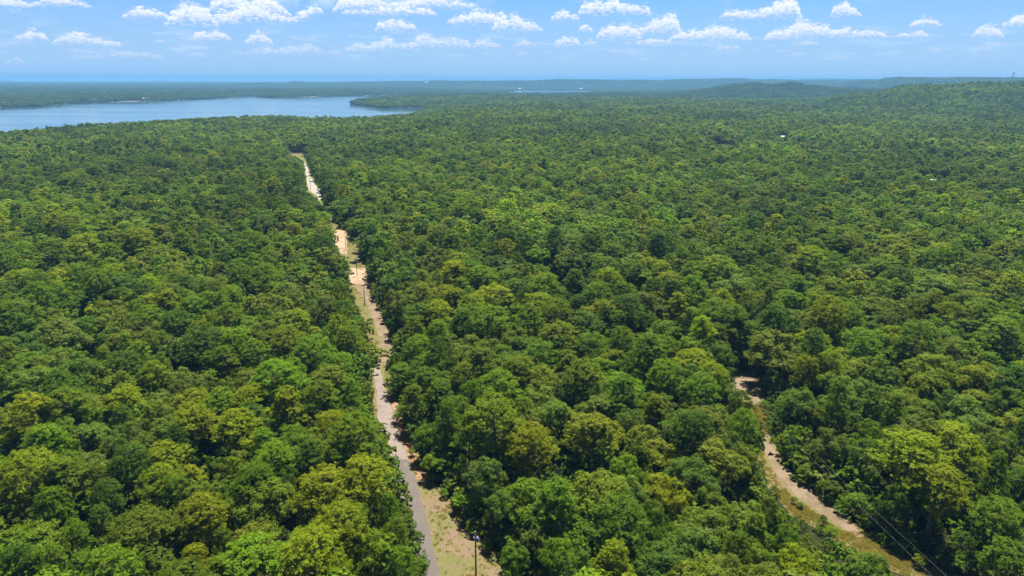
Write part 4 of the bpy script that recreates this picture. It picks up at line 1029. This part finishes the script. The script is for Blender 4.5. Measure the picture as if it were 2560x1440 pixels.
# parked vehicles by the far gravel road
def car(u, v, rz, colr, label, nm):
    g = gpix(u, v); z = float(height(np.array([g[0]]), np.array([g[1]]))[0]) + 0.15
    root = empty(nm, (g[0], g[1], z), rz); tag(root, label, 'car', 'cars by the far gravel road')
    paint = pbr(nm + '_paint', colr, 0.3, 0.0, 0.05); prof = [(-2.2, .35), (-2.25, .85), (-1.9, 1.0), (-1.2, 1.05), (-0.7, 1.05), (1.95, 1.05), (2.2, .9), (2.2, .35)]
    def ext(pr, w_, mb):
        n = len(pr); i = len(mb.v)
        for s in (-1, 1): mb.v += [(s * w_ / 2, a, c) for a, c in pr]
        mb.f.append([i + k for k in range(n)]); mb.f.append([i + n + k for k in reversed(range(n))]); mb.f += [[i + k, i + n + k, i + n + (k + 1) % n, i + (k + 1) % n] for k in range(n)]; return mb
    ext(prof, 1.8, MB()).build('body', paint, root)
    ext([(-1.35, 1.04), (-0.75, 1.52), (1.0, 1.52), (1.75, 1.04)], 1.55, MB()).build('glass', M_GLASS, root)
    ext([(-0.75, 1.50), (-0.68, 1.60), (0.95, 1.60), (1.02, 1.50)], 1.5, MB()).build('roof', paint, root)
    tyre = pbr('tyre_rubber', (0.03, 0.03, 0.03), 0.9)
    for sx in (-0.82, 0.82):
        for sy in (-1.35, 1.35): MB().tube([(sx - 0.11, sy, .33), (sx + 0.11, sy, .33)], [.34, .34], 14).build('wheel', tyre, root)


car(798, 478, 0.5, (0.80, 0.80, 0.80), 'small white car parked where the far gravel road meets the trees', 'parked_car')
car(782, 437.5, 1.3, (0.12, 0.20, 0.42), 'small blue car pulled in at the grass right of the far gravel road', 'parked_car')

# red drum and pale sand under the trees by the grassy track
M_RED = pbr('red_plastic', (0.55, 0.04, 0.06), 0.5); g = gpix(1827, 1112); z = float(height(np.array([g[0]]), np.array([g[1]]))[0])

# dead snag in the dark edge at the lower right
def snag(u, v, zt, seed, S):
    p = ray_z(u, v, zt); z = float(height(np.array([p[0]]), np.array([p[1]]))[0]); rs = random.Random(seed)
    root = empty('dead_tree', (p[0], p[1], z)); Ht = zt - z
    MB().tube([(0, 0, -0.3), (0.1, 0, Ht * .5), (0.2, 0.1, Ht)], [.22, .16, .05], 8).build('trunk', M_DEAD, root, True)
    for k in range(11):
        a = rs.uniform(0, 6.28); z0 = Ht * rs.uniform(.72, 1.0); l = S * rs.uniform(.5, 1)
        q = [(0.15, 0.05, z0), (math.cos(a) * l * .5, math.sin(a) * l * .5, z0 + l * .25), (math.cos(a) * l, math.sin(a) * l, z0 + l * rs.uniform(-.5, .3)), (math.cos(a + .3) * l * 1.15, math.sin(a + .3) * l * 1.15, z0 - l * rs.uniform(.1, .7))]
        MB().tube(q, [.07, .05, .035, .015], 5).build('branch', M_DEAD, root, True)
    return root


tag(snag(2328, 1268, 8.0, 3, 2.6), 'bare bleached dead tree in the dark edge right of the grassy track', 'dead tree', 'dead trees')

tag(snag(1166, 946, 15.5, 8, 1.6), 'bare pale tree top standing out of the canopy right of the road', 'dead tree', 'dead trees')
tag(snag(1766, 1318, 13.5, 12, 2.0), 'leafless grey tree top among olive crowns left of the grassy track', 'dead tree', 'dead trees')
tag(snag(2066, 432, 17.0, 15, 3.0), 'tall pale dead tree far off in the middle of the right hand forest', 'dead tree', 'dead trees')

# lookout tower on the ridge at the right
def tower():
    d = unproj(2531, 200); D = 3150.0; x, y = d[0] / math.hypot(d[0], d[1]) * D, d[1] / math.hypot(d[0], d[1]) * D
    z = float(height(np.array([x]), np.array([y]))[0]); dt = unproj(2531, 178); top = CAMZ + dt[2] / math.hypot(dt[0], dt[1]) * D; H = top - z
    root = empty('lookout_tower', (x, y, z), 0.3); tag(root, 'steel lookout tower with a cabin on the right skyline', 'lookout tower')
    w0, w1 = 5.0, 1.8; hb = H - 6
    for sx in (-1, 1):
        for sy in (-1, 1): MB().tube([(sx * w0, sy * w0, -1), (sx * w1, sy * w1, hb)], [.35, .28], 6).build('leg', M_METAL, root)
    mb = MB(); n = 7
    for k in range(n):
        t0, t1 = k / n, (k + 1) / n; a0, a1 = w0 + (w1 - w0) * t0, w0 + (w1 - w0) * t1
        for q in range(4):
            c = [(-1, -1), (1, -1), (1, 1), (-1, 1)]; p, r = c[q], c[(q + 1) % 4]
            mb.tube([(p[0] * a0, p[1] * a0, hb * t0), (r[0] * a1, r[1] * a1, hb * t1)], [.14, .14], 4); mb.tube([(p[0] * a1, p[1] * a1, hb * t1), (r[0] * a1, r[1] * a1, hb * t1)], [.14, .14], 4)
    mb.build('bracing', M_METAL, root)
    MB().box((0, 0, hb + 0.2), (5.6, 5.6, 0.4)).build('platform', M_METAL, root)
    MB().box((0, 0, hb + 1.8), (4.4, 4.4, 2.8)).build('cabin', pbr('grey_cabin', (0.25, 0.27, 0.30), 0.7), root)
    MB().poly([(-2.8, -2.8, hb + 3.2), (2.8, -2.8, hb + 3.2), (0, 0, hb + 4.8)]).poly([(2.8, -2.8, hb + 3.2), (2.8, 2.8, hb + 3.2), (0, 0, hb + 4.8)]).poly([(2.8, 2.8, hb + 3.2), (-2.8, 2.8, hb + 3.2), (0, 0, hb + 4.8)]).poly([(-2.8, 2.8, hb + 3.2), (-2.8, -2.8, hb + 3.2), (0, 0, hb + 4.8)]).build('roof', M_METAL, root)
    MB().tube([(0, 0, hb + 4.7), (0, 0, H)], [.12, .05], 5).build('mast', M_METAL, root)


tower()

# causeway and end buildings across the far water
c0, c1 = ray_z(1299, 225.0, -18.0), ray_z(1452, 224.6, -18.0); dvec = c1 - c0; ln = float(np.hypot(*dvec)); ca = math.atan2(dvec[1], dvec[0]); mid = (c0 + c1) / 2
cw = MB().box((mid[0], mid[1], -17.5), (ln, 26, 6), ca).build('causeway', m_sand); tag(cw, 'pale straight causeway across the far water', 'causeway', kind='structure')
for p, lb, w_ in ((c0, 'white building at the left end of the far causeway', 26), (c1, 'white building at the right end of the far causeway', 30)):
    root = empty('waterside_building', (p[0], p[1], -14.5), ca); tag(root, lb, 'building', 'buildings at the far causeway')
    MB().box((0, 0, 6), (w_, 18, 13)).build('wall', M_WROOF, root)
    MB().poly([(-w_ / 2 - 1, -10, 12.4), (w_ / 2 + 1, -10, 12.4), (w_ / 2 + 1, 0, 17), (-w_ / 2 - 1, 0, 17)]).poly([(-w_ / 2 - 1, 10, 12.4), (-w_ / 2 - 1, 0, 17), (w_ / 2 + 1, 0, 17), (w_ / 2 + 1, 10, 12.4)]).build('roof', M_WROOF, root)
    MB().box((0, -9.05, 4), (6, 0.3, 7)).build('door', M_GLASS, root)

# red drum
root = empty('storage_drum', (g[0], g[1], z)); tag(root, 'red drum with white base glimpsed between the trees left of the grassy track', 'drum')
MB().tube([(0, 0, .55), (0, 0, .60), (0, 0, 1.15), (0, 0, 1.2), (0, 0, 1.65), (0, 0, 1.7)], [.55, .6, .6, .63, .6, .55], 18).build('body', M_RED, root, True)
MB().tube([(0, 0, 0), (0, 0, .55)], [.62, .58], 18).build('base', M_CER, root, True)
MB().tube([(0, 0, 1.7), (0, 0, 1.76)], [.56, .54], 18).build('lid', M_RED, root, True)

# ---------------------------------------------------------------- haze
mh, nb = mat('haze')
pv = nb.n('ShaderNodeVolumePrincipled'); pv.inputs['Color'].default_value = (0.175, 0.435, 0.76, 1); pv.inputs['Density'].default_value = 0.000082; pv.inputs['Anisotropy'].default_value = 0.0
out(nb, None, pv.outputs[0])
hz = MB().box((0, 9500, 63), (48000, 24000, 198)).build('haze', mh); tag(hz, 'pale blue summer haze over the far lake and hills', 'haze', kind='stuff')
print('maxz', TZ.max(), np.where(TZ.ravel()>120)[0].size); print('trees', len(allt), 'individual', len(indiv), 'far', len(XB), 'patches', sum(len(p) for p in P_))
